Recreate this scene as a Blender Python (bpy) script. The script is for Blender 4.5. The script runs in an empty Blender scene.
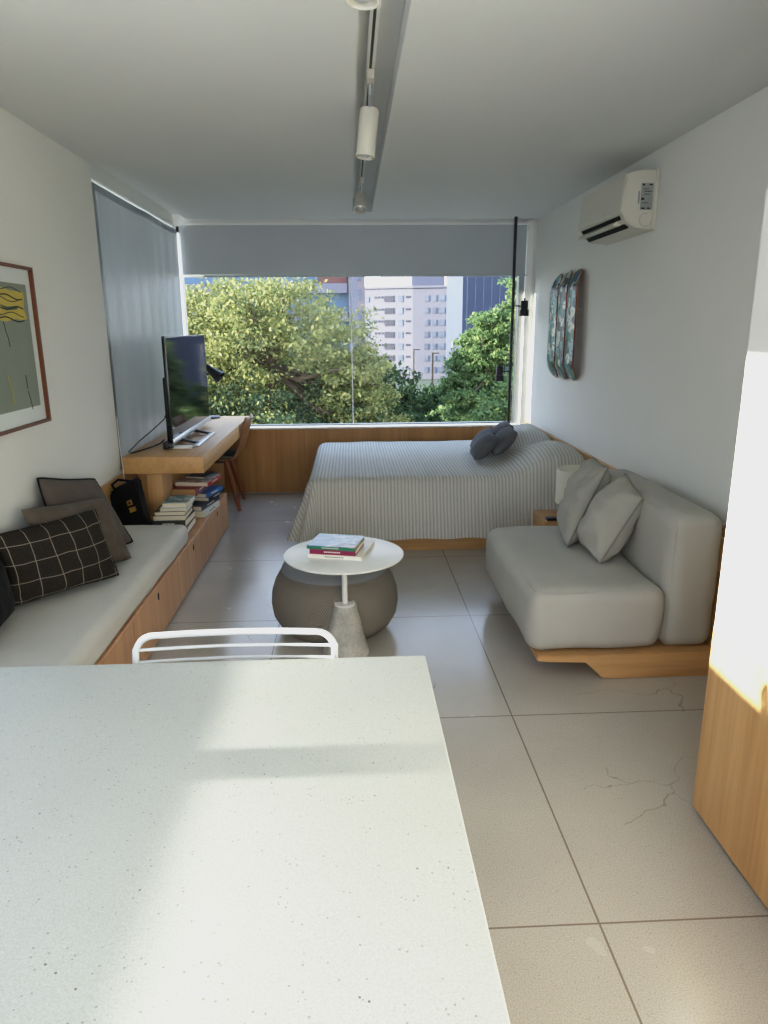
import bpy, bmesh, math, random
import numpy as np
from mathutils import Vector, Matrix, noise as mnoise
random.seed(7)
rng = np.random.default_rng(7)
C = bpy.context.scene.collection
PI = math.pi

# ------------------------------------------------------------------ colours and materials
def lin(v):
    v = v / 255.0
    return v / 12.92 if v <= 0.04045 else ((v + 0.055) / 1.055) ** 2.4
def rgb(r, g, b, k=1.0):
    return (lin(r) * k, lin(g) * k, lin(b) * k, 1.0)

class NT:
    def __init__(self, name):
        self.m = bpy.data.materials.new(name); self.m.use_nodes = True
        self.t = self.m.node_tree; self.n = self.t.nodes; self.l = self.t.links
        self.bsdf = self.n['Principled BSDF']; self.out = self.n['Material Output']
    def node(self, kind, **kw):
        x = self.n.new(kind)
        for k, v in kw.items(): setattr(x, k, v)
        return x
    def link(self, a, b): self.l.new(a, b)
    def coords(self, which='Object', scale=(1, 1, 1), loc=(0, 0, 0), rot=(0, 0, 0)):
        tc = self.node('ShaderNodeTexCoord'); mp = self.node('ShaderNodeMapping')
        mp.inputs['Scale'].default_value = scale; mp.inputs['Location'].default_value = loc
        mp.inputs['Rotation'].default_value = rot
        self.link(tc.outputs[which], mp.inputs['Vector']); return mp.outputs['Vector']
    def noise(self, vec, scale, detail=3, rough=0.5, dist=0):
        x = self.node('ShaderNodeTexNoise'); x.inputs['Scale'].default_value = scale
        x.inputs['Detail'].default_value = detail; x.inputs['Roughness'].default_value = rough
        x.inputs['Distortion'].default_value = dist
        self.link(vec, x.inputs['Vector']); return x.outputs['Fac']
    def ramp(self, fac, stops, interp='LINEAR'):
        x = self.node('ShaderNodeValToRGB'); cr = x.color_ramp; cr.interpolation = interp
        while len(cr.elements) > 1: cr.elements.remove(cr.elements[-1])
        cr.elements[0].position, cr.elements[0].color = stops[0]
        for p, c in stops[1:]:
            e = cr.elements.new(p); e.color = c
        self.link(fac, x.inputs['Fac']); return x.outputs['Color']
    def math(self, op, a, b=None, c=None):
        x = self.node('ShaderNodeMath', operation=op)
        for i, v in enumerate((a, b, c)):
            if v is None: continue
            if isinstance(v, (int, float)): x.inputs[i].default_value = v
            else: self.link(v, x.inputs[i])
        return x.outputs[0]
    def mix(self, fac, a, b, blend='MIX'):
        x = self.node('ShaderNodeMix', data_type='RGBA', blend_type=blend)
        for i, v in ((0, fac), (6, a), (7, b)):
            if isinstance(v, (int, float)): x.inputs[i].default_value = v
            elif isinstance(v, tuple): x.inputs[i].default_value = v
            else: self.link(v, x.inputs[i])
        return x.outputs[2]
    def sep(self, vec):
        x = self.node('ShaderNodeSeparateXYZ'); self.link(vec, x.inputs[0]); return x.outputs
    def bump(self, h, strength=0.2, dist=0.01):
        x = self.node('ShaderNodeBump'); x.inputs['Strength'].default_value = strength
        x.inputs['Distance'].default_value = dist
        self.link(h, x.inputs['Height']); self.link(x.outputs['Normal'], self.bsdf.inputs['Normal'])
    def base(self, col):
        if isinstance(col, tuple): self.bsdf.inputs['Base Color'].default_value = col
        else: self.link(col, self.bsdf.inputs['Base Color'])
    def setp(self, rough=0.5, metal=0.0, spec=0.5):
        self.bsdf.inputs['Roughness'].default_value = rough
        self.bsdf.inputs['Metallic'].default_value = metal
        self.bsdf.inputs['Specular IOR Level'].default_value = spec

def mul(c, k): return (min(c[0] * k, 1), min(c[1] * k, 1), min(c[2] * k, 1), 1)

def plain(name, col, rough=0.5, metal=0, spec=0.5, var=0.05, scale=12, bump=0, bscale=300, bdist=0.002):
    n = NT(name); n.setp(rough, metal, spec)
    v = n.coords(); f = n.noise(v, scale, 4)
    n.base(n.ramp(f, [(0.25, mul(col, 1 - var)), (0.75, mul(col, 1 + var))]))
    if bump: n.bump(n.noise(v, bscale, 2), bump, bdist)
    return n.m

def wood(name, light, dark, axis=1, rough=0.45, fine=60):
    n = NT(name); n.setp(rough, 0, 0.4)
    s = [fine, fine, fine]; s[axis] = 2.2
    v = n.coords(scale=tuple(s)); f = n.noise(v, 1.0, 5, 0.6, 0.4)
    s2 = [7, 7, 7]; s2[axis] = 0.6
    v2 = n.coords(scale=tuple(s2)); f2 = n.noise(v2, 1.0, 3, 0.5, 1.2)
    k = n.math('ADD', n.math('MULTIPLY', f, 0.45), n.math('MULTIPLY', f2, 0.55))
    n.base(n.ramp(k, [(0.32, dark), (0.68, light)]))
    n.bump(f, 0.06, 0.002)
    return n.m

def fabric(name, col, var=0.12, weave=500, rough=0.95, mott=14, bump=0.35):
    n = NT(name); n.setp(rough, 0, 0.15)
    v = n.coords(); f = n.noise(v, weave, 2); g = n.noise(v, mott, 4)
    k = n.math('ADD', n.math('MULTIPLY', f, 0.55), n.math('MULTIPLY', g, 0.45))
    n.base(n.ramp(k, [(0.3, mul(col, 1 - var)), (0.7, mul(col, 1 + var))]))
    n.bsdf.inputs['Sheen Weight'].default_value = 0.04
    n.bump(k, bump, 0.003)
    return n.m

M = {}
M['wall'] = plain('wall paint', rgb(218, 218, 213), 0.85, var=0.015, scale=2, bump=0.05, bscale=250)
M['ceiling'] = plain('ceiling paint', rgb(212, 213, 211), 0.9, var=0.01, scale=1.5)
M['oak'] = wood('oak veneer along depth', rgb(204, 164, 112), rgb(176, 136, 86), axis=1)
M['panel'] = wood('honey veneer panel', rgb(192, 142, 84), rgb(158, 112, 60), axis=2)
M['oak_x'] = wood('oak veneer across', rgb(202, 162, 112), rgb(174, 134, 86), axis=0)
M['oak_z'] = wood('oak veneer upright', rgb(216, 176, 124), rgb(188, 146, 96), axis=2)
M['bench_oak'] = wood('bench oak upright', rgb(204, 160, 116), rgb(178, 134, 94), axis=2)
M['teak'] = wood('reddish wood', rgb(150, 84, 46), rgb(112, 58, 30), axis=2)
M['walnut'] = wood('walnut frame', rgb(116, 66, 36), rgb(84, 46, 24), axis=2)
M['plate_white'] = plain('white lacquer', rgb(232, 232, 228), 0.35, var=0.01)
M['chair_white'] = plain('white powder coat', rgb(206, 209, 211), 0.4, var=0.01)
M['fixture'] = plain('warm white enamel', rgb(204, 201, 189), 0.4, var=0.01)
M['alu'] = plain('anodised aluminium', rgb(150, 152, 152), 0.4, metal=0.6, var=0.03)
M['silver'] = plain('brushed silver', rgb(190, 195, 200), 0.3, metal=0.8, var=0.03)
M['black'] = plain('black metal', rgb(24, 24, 25), 0.45, var=0.1)
M['black_soft'] = fabric('black cloth', rgb(22, 22, 24), 0.2)
M['black_gloss'] = plain('black plastic', rgb(16, 16, 17), 0.25, var=0.05)
M['dark_gap'] = plain('dark opening', rgb(14, 13, 12), 0.9, var=0.05)  # flat near-black that paints shade in openings; also print and marks
M['gold'] = plain('brass emblem', rgb(190, 150, 80), 0.35, metal=0.7, var=0.1)
M['sofa'] = fabric('light grey sofa linen', rgb(176, 174, 166), 0.07, 420, mott=5, bump=0.25)
M['sofa_pillow'] = fabric('pale grey linen', rgb(162, 160, 151), 0.08, 380, bump=0.3)
M['pillow_seam'] = fabric('pillow seam linen', rgb(134, 132, 124), 0.08)
M['bench_cloth'] = fabric('oatmeal bench linen', rgb(200, 199, 193), 0.07, 400, mott=6, bump=0.25)
M['brown_cloth'] = fabric('brown grey linen', rgb(94, 86, 79), 0.15, 350)
M['taupe_cloth'] = fabric('taupe linen', rgb(92, 84, 75), 0.15, 350)
M['bed_pillow'] = fabric('charcoal cotton', rgb(98, 99, 102), 0.1, 400)
M['pouf'] = None
M['shade'] = plain('lamp shade paper', rgb(222, 220, 208), 0.9, var=0.02)
M['lens'] = plain('lamp glass', rgb(210, 212, 210), 0.15, metal=0.5, var=0.05)
M['seat_grey'] = fabric('grey seat felt', rgb(120, 116, 110), 0.1)
M['paper'] = plain('page edges', rgb(226, 218, 198), 0.9, var=0.08, scale=200)
M['paper_tan'] = plain('aged page edges', rgb(196, 160, 112), 0.9, var=0.08, scale=200)

def m_floor():
    n = NT('terrazzo floor tiles'); n.setp(0.22, 0, 0.45)
    v = n.coords()
    x, y, z = n.sep(v)
    P = 1.03
    def joint(c, off):
        f = n.math('FRACT', n.math('DIVIDE', n.math('SUBTRACT', c, off), P))
        d = n.math('MINIMUM', f, n.math('SUBTRACT', 1.0, f))
        return n.math('LESS_THAN', d, 0.0028)
    j = n.math('MAXIMUM', joint(x, 0.628 - 5 * P), joint(y, 2.522 - 9 * P))
    big = n.noise(v, 2.2, 4); fine = n.noise(v, 260, 2); spk = n.node('ShaderNodeTexVoronoi'); spk.inputs['Scale'].default_value = 130
    n.link(v, spk.inputs['Vector'])
    base = n.ramp(big, [(0.3, rgb(172, 167, 158)), (0.7, rgb(190, 185, 176))])
    base = n.mix(0.5, base, n.ramp(fine, [(0.35, rgb(156, 151, 142)), (0.65, rgb(198, 194, 186))]))
    sp = n.math('MULTIPLY', n.math('LESS_THAN', spk.outputs['Distance'], 0.16), n.math('GREATER_THAN', n.noise(v, 37, 1), 0.52))
    base = n.mix(n.math('MULTIPLY', sp, 0.6), base, rgb(112, 102, 92))
    # hairline cracks
    cv = n.node('ShaderNodeTexVoronoi', feature='DISTANCE_TO_EDGE'); cv.inputs['Scale'].default_value = 1.25
    wob = n.node('ShaderNodeVectorMath', operation='MULTIPLY_ADD')
    nz = n.node('ShaderNodeTexNoise'); nz.inputs['Scale'].default_value = 3.5; nz.inputs['Detail'].default_value = 5
    n.link(v, nz.inputs['Vector']); n.link(nz.outputs['Color'], wob.inputs[0]); wob.inputs[1].default_value = (0.35, 0.35, 0); n.link(v, wob.inputs[2])
    n.link(wob.outputs[0], cv.inputs['Vector'])
    crack = n.math('MULTIPLY', n.math('LESS_THAN', cv.outputs['Distance'], 0.0016), n.math('GREATER_THAN', n.noise(v, 1.1, 1), 0.53))
    base = n.mix(n.math('MULTIPLY', crack, 0.42), base, rgb(104, 95, 84))
    base = n.mix(n.math('MULTIPLY', j, 0.85), base, rgb(120, 108, 92))
    n.base(base)
    r = n.ramp(big, [(0.3, (0.16,) * 3 + (1,)), (0.7, (0.28,) * 3 + (1,))])
    n.link(r, n.bsdf.inputs['Roughness'])
    n.bump(n.math('SUBTRACT', 1.0, j), 0.25, 0.002)
    return n.m
M['floor'] = m_floor()

def m_terrazzo():
    n = NT('white terrazzo table'); n.setp(0.42, 0, 0.4)
    v = n.coords()
    big = n.noise(v, 3, 4); fine = n.noise(v, 330, 3)
    base = n.ramp(big, [(0.3, rgb(188, 190, 184)), (0.7, rgb(198, 199, 192))])
    base = n.mix(0.35, base, n.ramp(fine, [(0.35, rgb(172, 177, 170)), (0.65, rgb(214, 215, 208))]))
    for sc, th, col, gate, amt in ((95, 0.17, rgb(120, 118, 108), 0.56, 0.6), (210, 0.2, rgb(150, 150, 140), 0.5, 0.5), (40, 0.07, rgb(70, 60, 52), 0.6, 0.8)):
        vo = n.node('ShaderNodeTexVoronoi'); vo.inputs['Scale'].default_value = sc; n.link(v, vo.inputs['Vector'])
        s = n.math('MULTIPLY', n.math('LESS_THAN', vo.outputs['Distance'], th), n.math('GREATER_THAN', n.noise(v, sc * 0.31, 1), gate))
        base = n.mix(n.math('MULTIPLY', s, amt), base, col)
    n.base(base); return n.m
M['terrazzo'] = m_terrazzo()

def m_concrete():
    n = NT('raw concrete'); n.setp(0.85)
    v = n.coords(); a = n.noise(v, 14, 6, 0.65); b = n.noise(v, 90, 3)
    k = n.math('ADD', n.math('MULTIPLY', a, 0.7), n.math('MULTIPLY', b, 0.3))
    n.base(n.ramp(k, [(0.3, rgb(136, 134, 128)), (0.5, rgb(170, 168, 161)), (0.7, rgb(196, 194, 187))])); n.bump(k, 0.3, 0.006); return n.m
M['concrete'] = m_concrete()

def m_knit(name, a, b):
    n = NT(name); n.setp(0.95, 0, 0.1)
    tc = n.coords('UV', (150, 30, 1))
    x, y, z = n.sep(tc)
    s = n.math('MULTIPLY', n.math('SINE', n.math('MULTIPLY', n.math('ADD', x, n.math('MULTIPLY', n.math('PINGPONG', y, 0.5), 1.0)), PI * 2)), n.math('SINE', n.math('MULTIPLY', y, PI * 2)))
    k = n.math('ADD', n.math('MULTIPLY', s, 0.5), 0.5)
    n.base(n.ramp(k, [(0.15, a), (0.85, b)])); n.bump(k, 0.6, 0.008); return n.m
M['pouf'] = m_knit('taupe knit', rgb(110, 104, 96), rgb(152, 146, 136))
M['pouf_top'] = m_knit('grey blue knit', rgb(134, 138, 142), rgb(164, 168, 172))

def m_stripes():
    n = NT('striped bedspread'); n.setp(0.95, 0, 0.1)
    x, y, z = n.sep(n.coords('UV'))
    f = n.math('FRACT', n.math('DIVIDE', x, 0.0245))
    k = n.math('PINGPONG', f, 0.5)
    k = n.math('MULTIPLY', k, 2.0)
    rib = n.ramp(k, [(0.1, rgb(174, 170, 161)), (0.5, rgb(198, 196, 190)), (0.85, rgb(212, 211, 207))])
    nz = n.noise(n.coords(), 160, 3)
    n.base(n.mix(0.15, rib, n.ramp(nz, [(0.3, rgb(140, 134, 120)), (0.7, rgb(220, 216, 206))])))
    n.bump(k, 0.5, 0.006); return n.m
M['bedspread'] = m_stripes()

def m_plaid():
    n = NT('black windowpane check'); n.setp(0.95, 0, 0.1)
    u = n.coords('UV'); x, y, z = n.sep(u)
    def line(c, k, off):
        f = n.math('FRACT', n.math('ADD', n.math('MULTIPLY', c, k), off))
        return n.math('LESS_THAN', n.math('ABSOLUTE', n.math('SUBTRACT', f, 0.5)), 0.017)
    j = n.math('MAXIMUM', line(x, 5.6, 0.1), line(y, 4.0, 0.25))
    nz = n.noise(n.coords(), 350, 2)
    bk = n.ramp(nz, [(0.3, rgb(30, 28, 26)), (0.7, rgb(60, 55, 49))])
    n.base(n.mix(n.math('MULTIPLY', j, 0.9), bk, rgb(150, 142, 128))); n.bump(nz, 0.3, 0.003); return n.m
M['plaid'] = m_plaid()

def m_blind(name, col, trans):
    n = NT(name); n.setp(0.32 if 'side' in name else 0.6, 0, 0.75 if 'side' in name else 0.5)
    v = n.coords(scale=(300, 300, 300)); f = n.noise(v, 1, 2)
    x, y, z = n.sep(n.coords())
    g = n.noise(n.coords(scale=(1, 7, 0.8)), 1.0, 3)
    k = n.math('ADD', n.math('MULTIPLY', f, 0.3), n.math('MULTIPLY', g, 0.7))
    cc = n.ramp(k, [(0.3, mul(col, 0.93)), (0.7, mul(col, 1.07))])
    n.base(cc)
    n.bump(g, 0.15, 0.03)
    if trans:
        tr = n.node('ShaderNodeBsdfTranslucent'); tr.inputs['Color'].default_value = (0.80, 0.90, 1.0, 1)
        mx = n.node('ShaderNodeMixShader'); mx.inputs[0].default_value = trans
        n.link(n.bsdf.outputs[0], mx.inputs[1]); n.link(tr.outputs[0], mx.inputs[2]); n.link(mx.outputs[0], n.out.inputs['Surface'])
    return n.m
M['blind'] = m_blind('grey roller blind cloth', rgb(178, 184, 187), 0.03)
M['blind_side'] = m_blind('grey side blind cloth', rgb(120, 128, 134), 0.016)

def m_glass():
    n = NT('window glass')
    tr = n.node('ShaderNodeBsdfTransparent'); tr.inputs['Color'].default_value = (0.945, 0.965, 0.958, 1)
    gl = n.node('ShaderNodeBsdfGlossy'); gl.inputs['Roughness'].default_value = 0.01
    fr = n.node('ShaderNodeFresnel'); fr.inputs['IOR'].default_value = 1.45
    mx = n.node('ShaderNodeMixShader')
    n.link(n.math('MULTIPLY', fr.outputs[0], 0.10), mx.inputs[0]); n.link(tr.outputs[0], mx.inputs[1]); n.link(gl.outputs[0], mx.inputs[2])
    n.link(mx.outputs[0], n.out.inputs['Surface']); return n.m
M['glass'] = m_glass()

def m_screen():
    n = NT('dark glossy screen'); n.setp(0.05, 0, 0.3)
    n.base(n.ramp(n.noise(n.coords(), 3, 2), [(0.3, (0.006, 0.007, 0.008, 1)), (0.7, (0.010, 0.011, 0.012, 1))])); return n.m
M['screen'] = m_screen()

def m_leaf(name, cols, trans=0.3):
    n = NT(name); n.setp(0.6, 0, 0.2)
    g = n.node('ShaderNodeNewGeometry')
    c = n.ramp(g.outputs['Random Per Island'], [(i / (len(cols) - 1), q) for i, q in enumerate(cols)])
    n.base(c)
    tr = n.node('ShaderNodeBsdfTranslucent'); n.link(c, tr.inputs['Color'])
    mx = n.node('ShaderNodeMixShader'); mx.inputs[0].default_value = trans
    n.link(n.bsdf.outputs[0], mx.inputs[1]); n.link(tr.outputs[0], mx.inputs[2]); n.link(mx.outputs[0], n.out.inputs['Surface'])
    return n.m
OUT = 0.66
M['leaf_yellow'] = m_leaf('yellow green leaves', [rgb(112, 126, 82, OUT), rgb(176, 178, 110, OUT), rgb(132, 144, 92, OUT), rgb(226, 216, 146, OUT)], 0.4)  # upper-crown leaves: sunlight painted into the yellow and pale tones
M['leaf_shade'] = m_leaf('shaded blue green leaves', [rgb(78, 100, 80, OUT), rgb(110, 128, 90, OUT), rgb(90, 112, 88, OUT), rgb(196, 194, 118, OUT)], 0.3)  # lower crown of the same tree: shade painted into the bluish leaf colour
M['leaf_green'] = m_leaf('fresh green leaves', [rgb(104, 130, 92, OUT), rgb(134, 160, 98, OUT), rgb(118, 146, 104, OUT), rgb(170, 186, 114, OUT)], 0.4)
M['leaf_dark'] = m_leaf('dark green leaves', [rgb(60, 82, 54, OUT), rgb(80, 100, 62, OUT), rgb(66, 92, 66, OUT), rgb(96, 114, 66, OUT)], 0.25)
M['bark'] = plain('bark', rgb(84, 72, 58), 0.95, var=0.3, scale=6, bump=0.5, bscale=20, bdist=0.03)
M['stucco_white'] = plain('white stucco', rgb(124, 121, 130), 0.9, var=0.03, scale=0.3)
M['stucco_pink'] = plain('pink beige stucco', rgb(146, 132, 130), 0.9, var=0.04, scale=0.3)
M['navy'] = plain('dark blue cladding', rgb(58, 66, 88), 0.6, var=0.08, scale=0.4)
M['bld_win'] = plain('distant window glass', rgb(110, 116, 130), 0.2, var=0.25, scale=0.5)
M['bld_dark'] = plain('shaded balcony recess', rgb(66, 64, 74), 0.7, var=0.2, scale=0.4)  # flat dark slabs paint the balcony shade; also vents, strip and ledges
M['brick_red'] = plain('dark red render', rgb(118, 84, 78), 0.9, var=0.1, scale=2)
M['blue_glass'] = plain('blue facade glass', rgb(80, 108, 136), 0.3, var=0.15, scale=0.6)
M['street'] = plain('street and verge', rgb(70, 78, 60), 0.95, var=0.25, scale=0.15)

# ------------------------------------------------------------------ mesh helpers
OFF = {}
def link(name, bm, mats, parent=None, loc=None, smooth=35, kind=None):
    me = bpy.data.meshes.new(name)
    off = Vector(loc) if loc is not None else (OFF.get(parent.name, Vector()) if parent else Vector())
    if off.length: bmesh.ops.translate(bm, verts=bm.verts, vec=-off)
    bmesh.ops.recalc_face_normals(bm, faces=bm.faces)
    bm.to_mesh(me); bm.free()
    for m in (mats if isinstance(mats, (list, tuple)) else [mats]): me.materials.append(m)
    if smooth:
        me.polygons.foreach_set('use_smooth', [True] * len(me.polygons))
        me.set_sharp_from_angle(angle=math.radians(smooth))
    o = bpy.data.objects.new(name, me); C.objects.link(o)
    if parent: o.parent = parent
    elif loc is not None: o.location = loc
    OFF[o.name] = off
    if kind: o['kind'] = kind
    return o
def thing(name, label, cat, loc, group=None):
    o = bpy.data.objects.new(name, None); C.objects.link(o); o.location = loc; o.empty_display_size = 0.05
    OFF[o.name] = Vector(loc); return tag(o, label, cat, group)
def tag(o, label, cat, group=None):
    o['label'] = label; o['category'] = cat
    if group: o['group'] = group
    return o
def struct(name, bm, m, parent=None, smooth=0):
    return link(name, bm, m, parent, smooth=smooth, kind='structure')

def NB(): return bmesh.new()
def box(bm, x0, x1, y0, y1, z0, z1, bev=0, seg=2, mi=0):
    vs = [bm.verts.new(p) for p in ((x0, y0, z0), (x1, y0, z0), (x1, y1, z0), (x0, y1, z0), (x0, y0, z1), (x1, y0, z1), (x1, y1, z1), (x0, y1, z1))]
    fs = [bm.faces.new([vs[i] for i in q]) for q in ((0, 3, 2, 1), (4, 5, 6, 7), (0, 1, 5, 4), (1, 2, 6, 5), (2, 3, 7, 6), (3, 0, 4, 7))]
    for f in fs: f.material_index = mi
    if bev:
        es = list({e for f in fs for e in f.edges})
        r = bmesh.ops.bevel(bm, geom=es, offset=bev, segments=seg, affect='EDGES', profile=0.5)
        for f in r['faces']: f.material_index = mi
    return bm
def obox(bm, cen, size, rot=(0, 0, 0), bev=0, seg=2, mi=0):
    t = bmesh.new(); hx, hy, hz = size[0] / 2, size[1] / 2, size[2] / 2
    box(t, -hx, hx, -hy, hy, -hz, hz, bev, seg, mi)
    from mathutils import Euler
    mt = Matrix.Translation(cen) @ Euler(rot).to_matrix().to_4x4()
    t.transform(mt); merge(bm, t); return bm
def merge(bm, t):
    me = bpy.data.meshes.new('tmp'); t.to_mesh(me); t.free(); bm.from_mesh(me); bpy.data.meshes.remove(me)
def tube(bm, pts, r, n=10, closed=False, cap=True):
    pts = [Vector(p) for p in pts]; N = len(pts)
    rs = r if isinstance(r, (list, tuple)) else [r] * N
    rings = []; prev = None
    for i, p in enumerate(pts):
        if closed: t = pts[(i + 1) % N] - pts[i - 1]
        else: t = pts[min(i + 1, N - 1)] - pts[max(i - 1, 0)]
        t.normalize()
        if prev is None:
            a = Vector((0, 0, 1)) if abs(t.z) < 0.9 else Vector((1, 0, 0))
            u = t.cross(a).normalized()
        else:
            u = (prev - t * prev.dot(t)).normalized()
        w = t.cross(u); prev = u
        rings.append([bm.verts.new(p + (u * math.cos(2 * PI * k / n) + w * math.sin(2 * PI * k / n)) * rs[i]) for k in range(n)])
    for i in range(N if closed else N - 1):
        a, b = rings[i], rings[(i + 1) % N]
        for k in range(n): bm.faces.new((a[k], a[(k + 1) % n], b[(k + 1) % n], b[k]))
    if cap and not closed:
        bm.faces.new(rings[0][::-1]); bm.faces.new(rings[-1])
    return bm
def lathe(bm, prof, cen=(0, 0, 0), n=48, axis=None, uv=False, mi=0):
    """prof: list of (r, h)."""
    cen = Vector(cen); ax = Vector(axis).normalized() if axis else Vector((0, 0, 1))
    a = Vector((1, 0, 0)) if abs(ax.x) < 0.9 else Vector((0, 1, 0))
    u = ax.cross(a).normalized(); w = ax.cross(u)
    uvl = bm.loops.layers.uv.verify() if uv else None
    rings = []
    for r, h in prof:
        if r < 1e-6: rings.append([bm.verts.new(cen + ax * h)])
        else: rings.append([bm.verts.new(cen + ax * h + (u * math.cos(2 * PI * k / n) + w * math.sin(2 * PI * k / n)) * r) for k in range(n)])
    for i in range(len(prof) - 1):
        A, B = rings[i], rings[i + 1]
        for k in range(n):
            k2 = (k + 1) % n
            if len(A) == 1 and len(B) == 1: continue
            if len(A) == 1: f = bm.faces.new((A[0], B[k2], B[k])); co = [(k / n, i), (k / n, i + 1), (k / n, i + 1)]
            elif len(B) == 1: f = bm.faces.new((A[k], A[k2], B[0])); co = [(k / n, i), (k / n, i), (k / n, i + 1)]
            else:
                f = bm.faces.new((A[k], A[k2], B[k2], B[k])); co = [(k / n, i), ((k + 1) / n, i), ((k + 1) / n, i + 1), (k / n, i + 1)]
            f.material_index = mi
            if uv:
                for lp, c in zip(f.loops, co): lp[uvl].uv = (c[0], c[1] / (len(prof) - 1))
    return bm
def prism(bm, poly, axis, a, b, bev=0, mi=0):
    """poly in the two other axes (in x,y,z order), extruded along axis from a to b."""
    def P(q, h):
        q = list(q); q.insert(axis, h); return q
    A = [bm.verts.new(P(q, a)) for q in poly]; B = [bm.verts.new(P(q, b)) for q in poly]
    n = len(poly); fs = [bm.faces.new(A[::-1]), bm.faces.new(B)]
    for i in range(n): fs.append(bm.faces.new((A[i], A[(i + 1) % n], B[(i + 1) % n], B[i])))
    for f in fs: f.material_index = mi
    if bev:
        bmesh.ops.bevel(bm, geom=list({e for f in fs for e in f.edges}), offset=bev, segments=2, affect='EDGES')
    return bm
def roundbox(bm, x0, x1, y0, y1, z0, z1, r, cuts=18, puff=0.0, top=0.0, wr=0.0, seed=0):
    t = bmesh.new(); bmesh.ops.create_cube(t, size=2)
    bmesh.ops.subdivide_edges(t, edges=t.edges[:], cuts=cuts, use_grid_fill=True)
    h = Vector(((x1 - x0) / 2, (y1 - y0) / 2, (z1 - z0) / 2)); c = Vector(((x0 + x1) / 2, (y0 + y1) / 2, (z0 + z1) / 2))
    for v in t.verts:
        q = v.co.copy()
        # gather samples near the rounded rims
        p = Vector([math.copysign(1 - (1 - abs(q[i])) ** 1.6, q[i]) * h[i] for i in range(3)])
        inn = Vector([max(-(h[i] - r), min(h[i] - r, p[i])) for i in range(3)])
        d = p - inn
        if d.length > 1e-9:
            n = d.normalized(); p = inn + n * r
        s = [p[i] / h[i] for i in range(3)]
        p.z += top * max(0, 1 - s[0] ** 2) * max(0, 1 - s[1] ** 2) * (1 if s[2] > 0 else 0)
        p.x += puff * s[0] * (1 - s[1] ** 2) * (1 - s[2] ** 2)
        p.y += puff * s[1] * (1 - s[0] ** 2) * (1 - s[2] ** 2)
        p.z += puff * s[2] * (1 - s[0] ** 2) * (1 - s[1] ** 2)
        w = c + p
        if wr:
            k = mnoise.noise(w * 5.0 + Vector((seed, 0, 0))) * wr + mnoise.noise(w * 14.0 + Vector((seed, 3, 0))) * wr * 0.4
            w += Vector(s) * k
        v.co = w
    merge(bm, t); return bm
def pillow(bm, BL, BR, TR, TL, T=0.07, n=22, pinch=0.07, wr=0.006, seed=0, power=0.5, sag=0.0, ear=0.05):
    BL, BR, TR, TL = map(Vector, (BL, BR, TR, TL))
    nrm = (BR - BL).cross(TL - BL).normalized()
    uvl = bm.loops.layers.uv.verify()
    def P(u, v, side):
        cq = 1 - ear * (u * v) ** 4; a = cq * u * (1 - pinch * (1 - v * v) * abs(u)); b = cq * v * (1 - pinch * (1 - u * u) * abs(v))
        s, t = (a + 1) / 2, (b + 1) / 2
        p = BL * (1 - s) * (1 - t) + BR * s * (1 - t) + TR * s * t + TL * (1 - s) * t
        th = T * (max(0.0, (1 - u * u) * (1 - v * v))) ** power
        k = mnoise.noise(p * 9 + Vector((seed, side, 0))) * wr * 2 + mnoise.noise(p * 22 + Vector((seed, side, 5))) * wr
        edge = min(1, 4 * (1 - max(abs(u), abs(v))))
        rad = math.exp(-((1 - abs(u)) ** 2 + (1 - abs(v)) ** 2) * 5) * math.sin((abs(u) - abs(v)) * 16 + seed) * wr * 1.2
        p = p + nrm * side * (th + (k + rad) * edge)
        p.z -= sag * (1 - u * u) * max(0, v)
        return p
    G = {}
    for side in (1, -1):
        for i in range(n + 1):
            for j in range(n + 1):
                bd = i in (0, n) or j in (0, n)
                if bd and side == -1: G[(side, i, j)] = G[(1, i, j)]; continue
                G[(side, i, j)] = bm.verts.new(P(math.sin((2 * i / n - 1) * PI / 2) if False else 2 * i / n - 1, 2 * j / n - 1, side))
        for i in range(n):
            for j in range(n):
                q = [(i, j), (i + 1, j), (i + 1, j + 1), (i, j + 1)]
                if side == -1: q = q[::-1]
                f = bm.faces.new([G[(side,) + k] for k in q])
                for lp, k in zip(f.loops, q): lp[uvl].uv = (k[0] / n, k[1] / n)
    bm.verts.ensure_lookup_table()
    border = [G[(1, i, 0)].co.copy() for i in range(n)] + [G[(1, n, j)].co.copy() for j in range(n)] + \
             [G[(1, i, n)].co.copy() for i in range(n, 0, -1)] + [G[(1, 0, j)].co.copy() for j in range(n, 0, -1)]
    return border
def arc(c, r, a0, a1, n, plane='xz', const=0):
    out = []
    for i in range(n + 1):
        a = a0 + (a1 - a0) * i / n; p, q = c[0] + r * math.cos(a), c[1] + r * math.sin(a)
        out.append({'xz': (p, const, q), 'yz': (const, p, q), 'xy': (p, q, const)}[plane])
    return out

# ------------------------------------------------------------------ the room
XL, XR, YF, ZC = -1.465, 1.685, 6.62, 2.444
YB = -2.6
bm = NB(); box(bm, XL - 0.2, XR + 0.2, YB - 0.1, YF + 0.15, -0.12, 0); struct('floor', bm, M['floor'])
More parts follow.
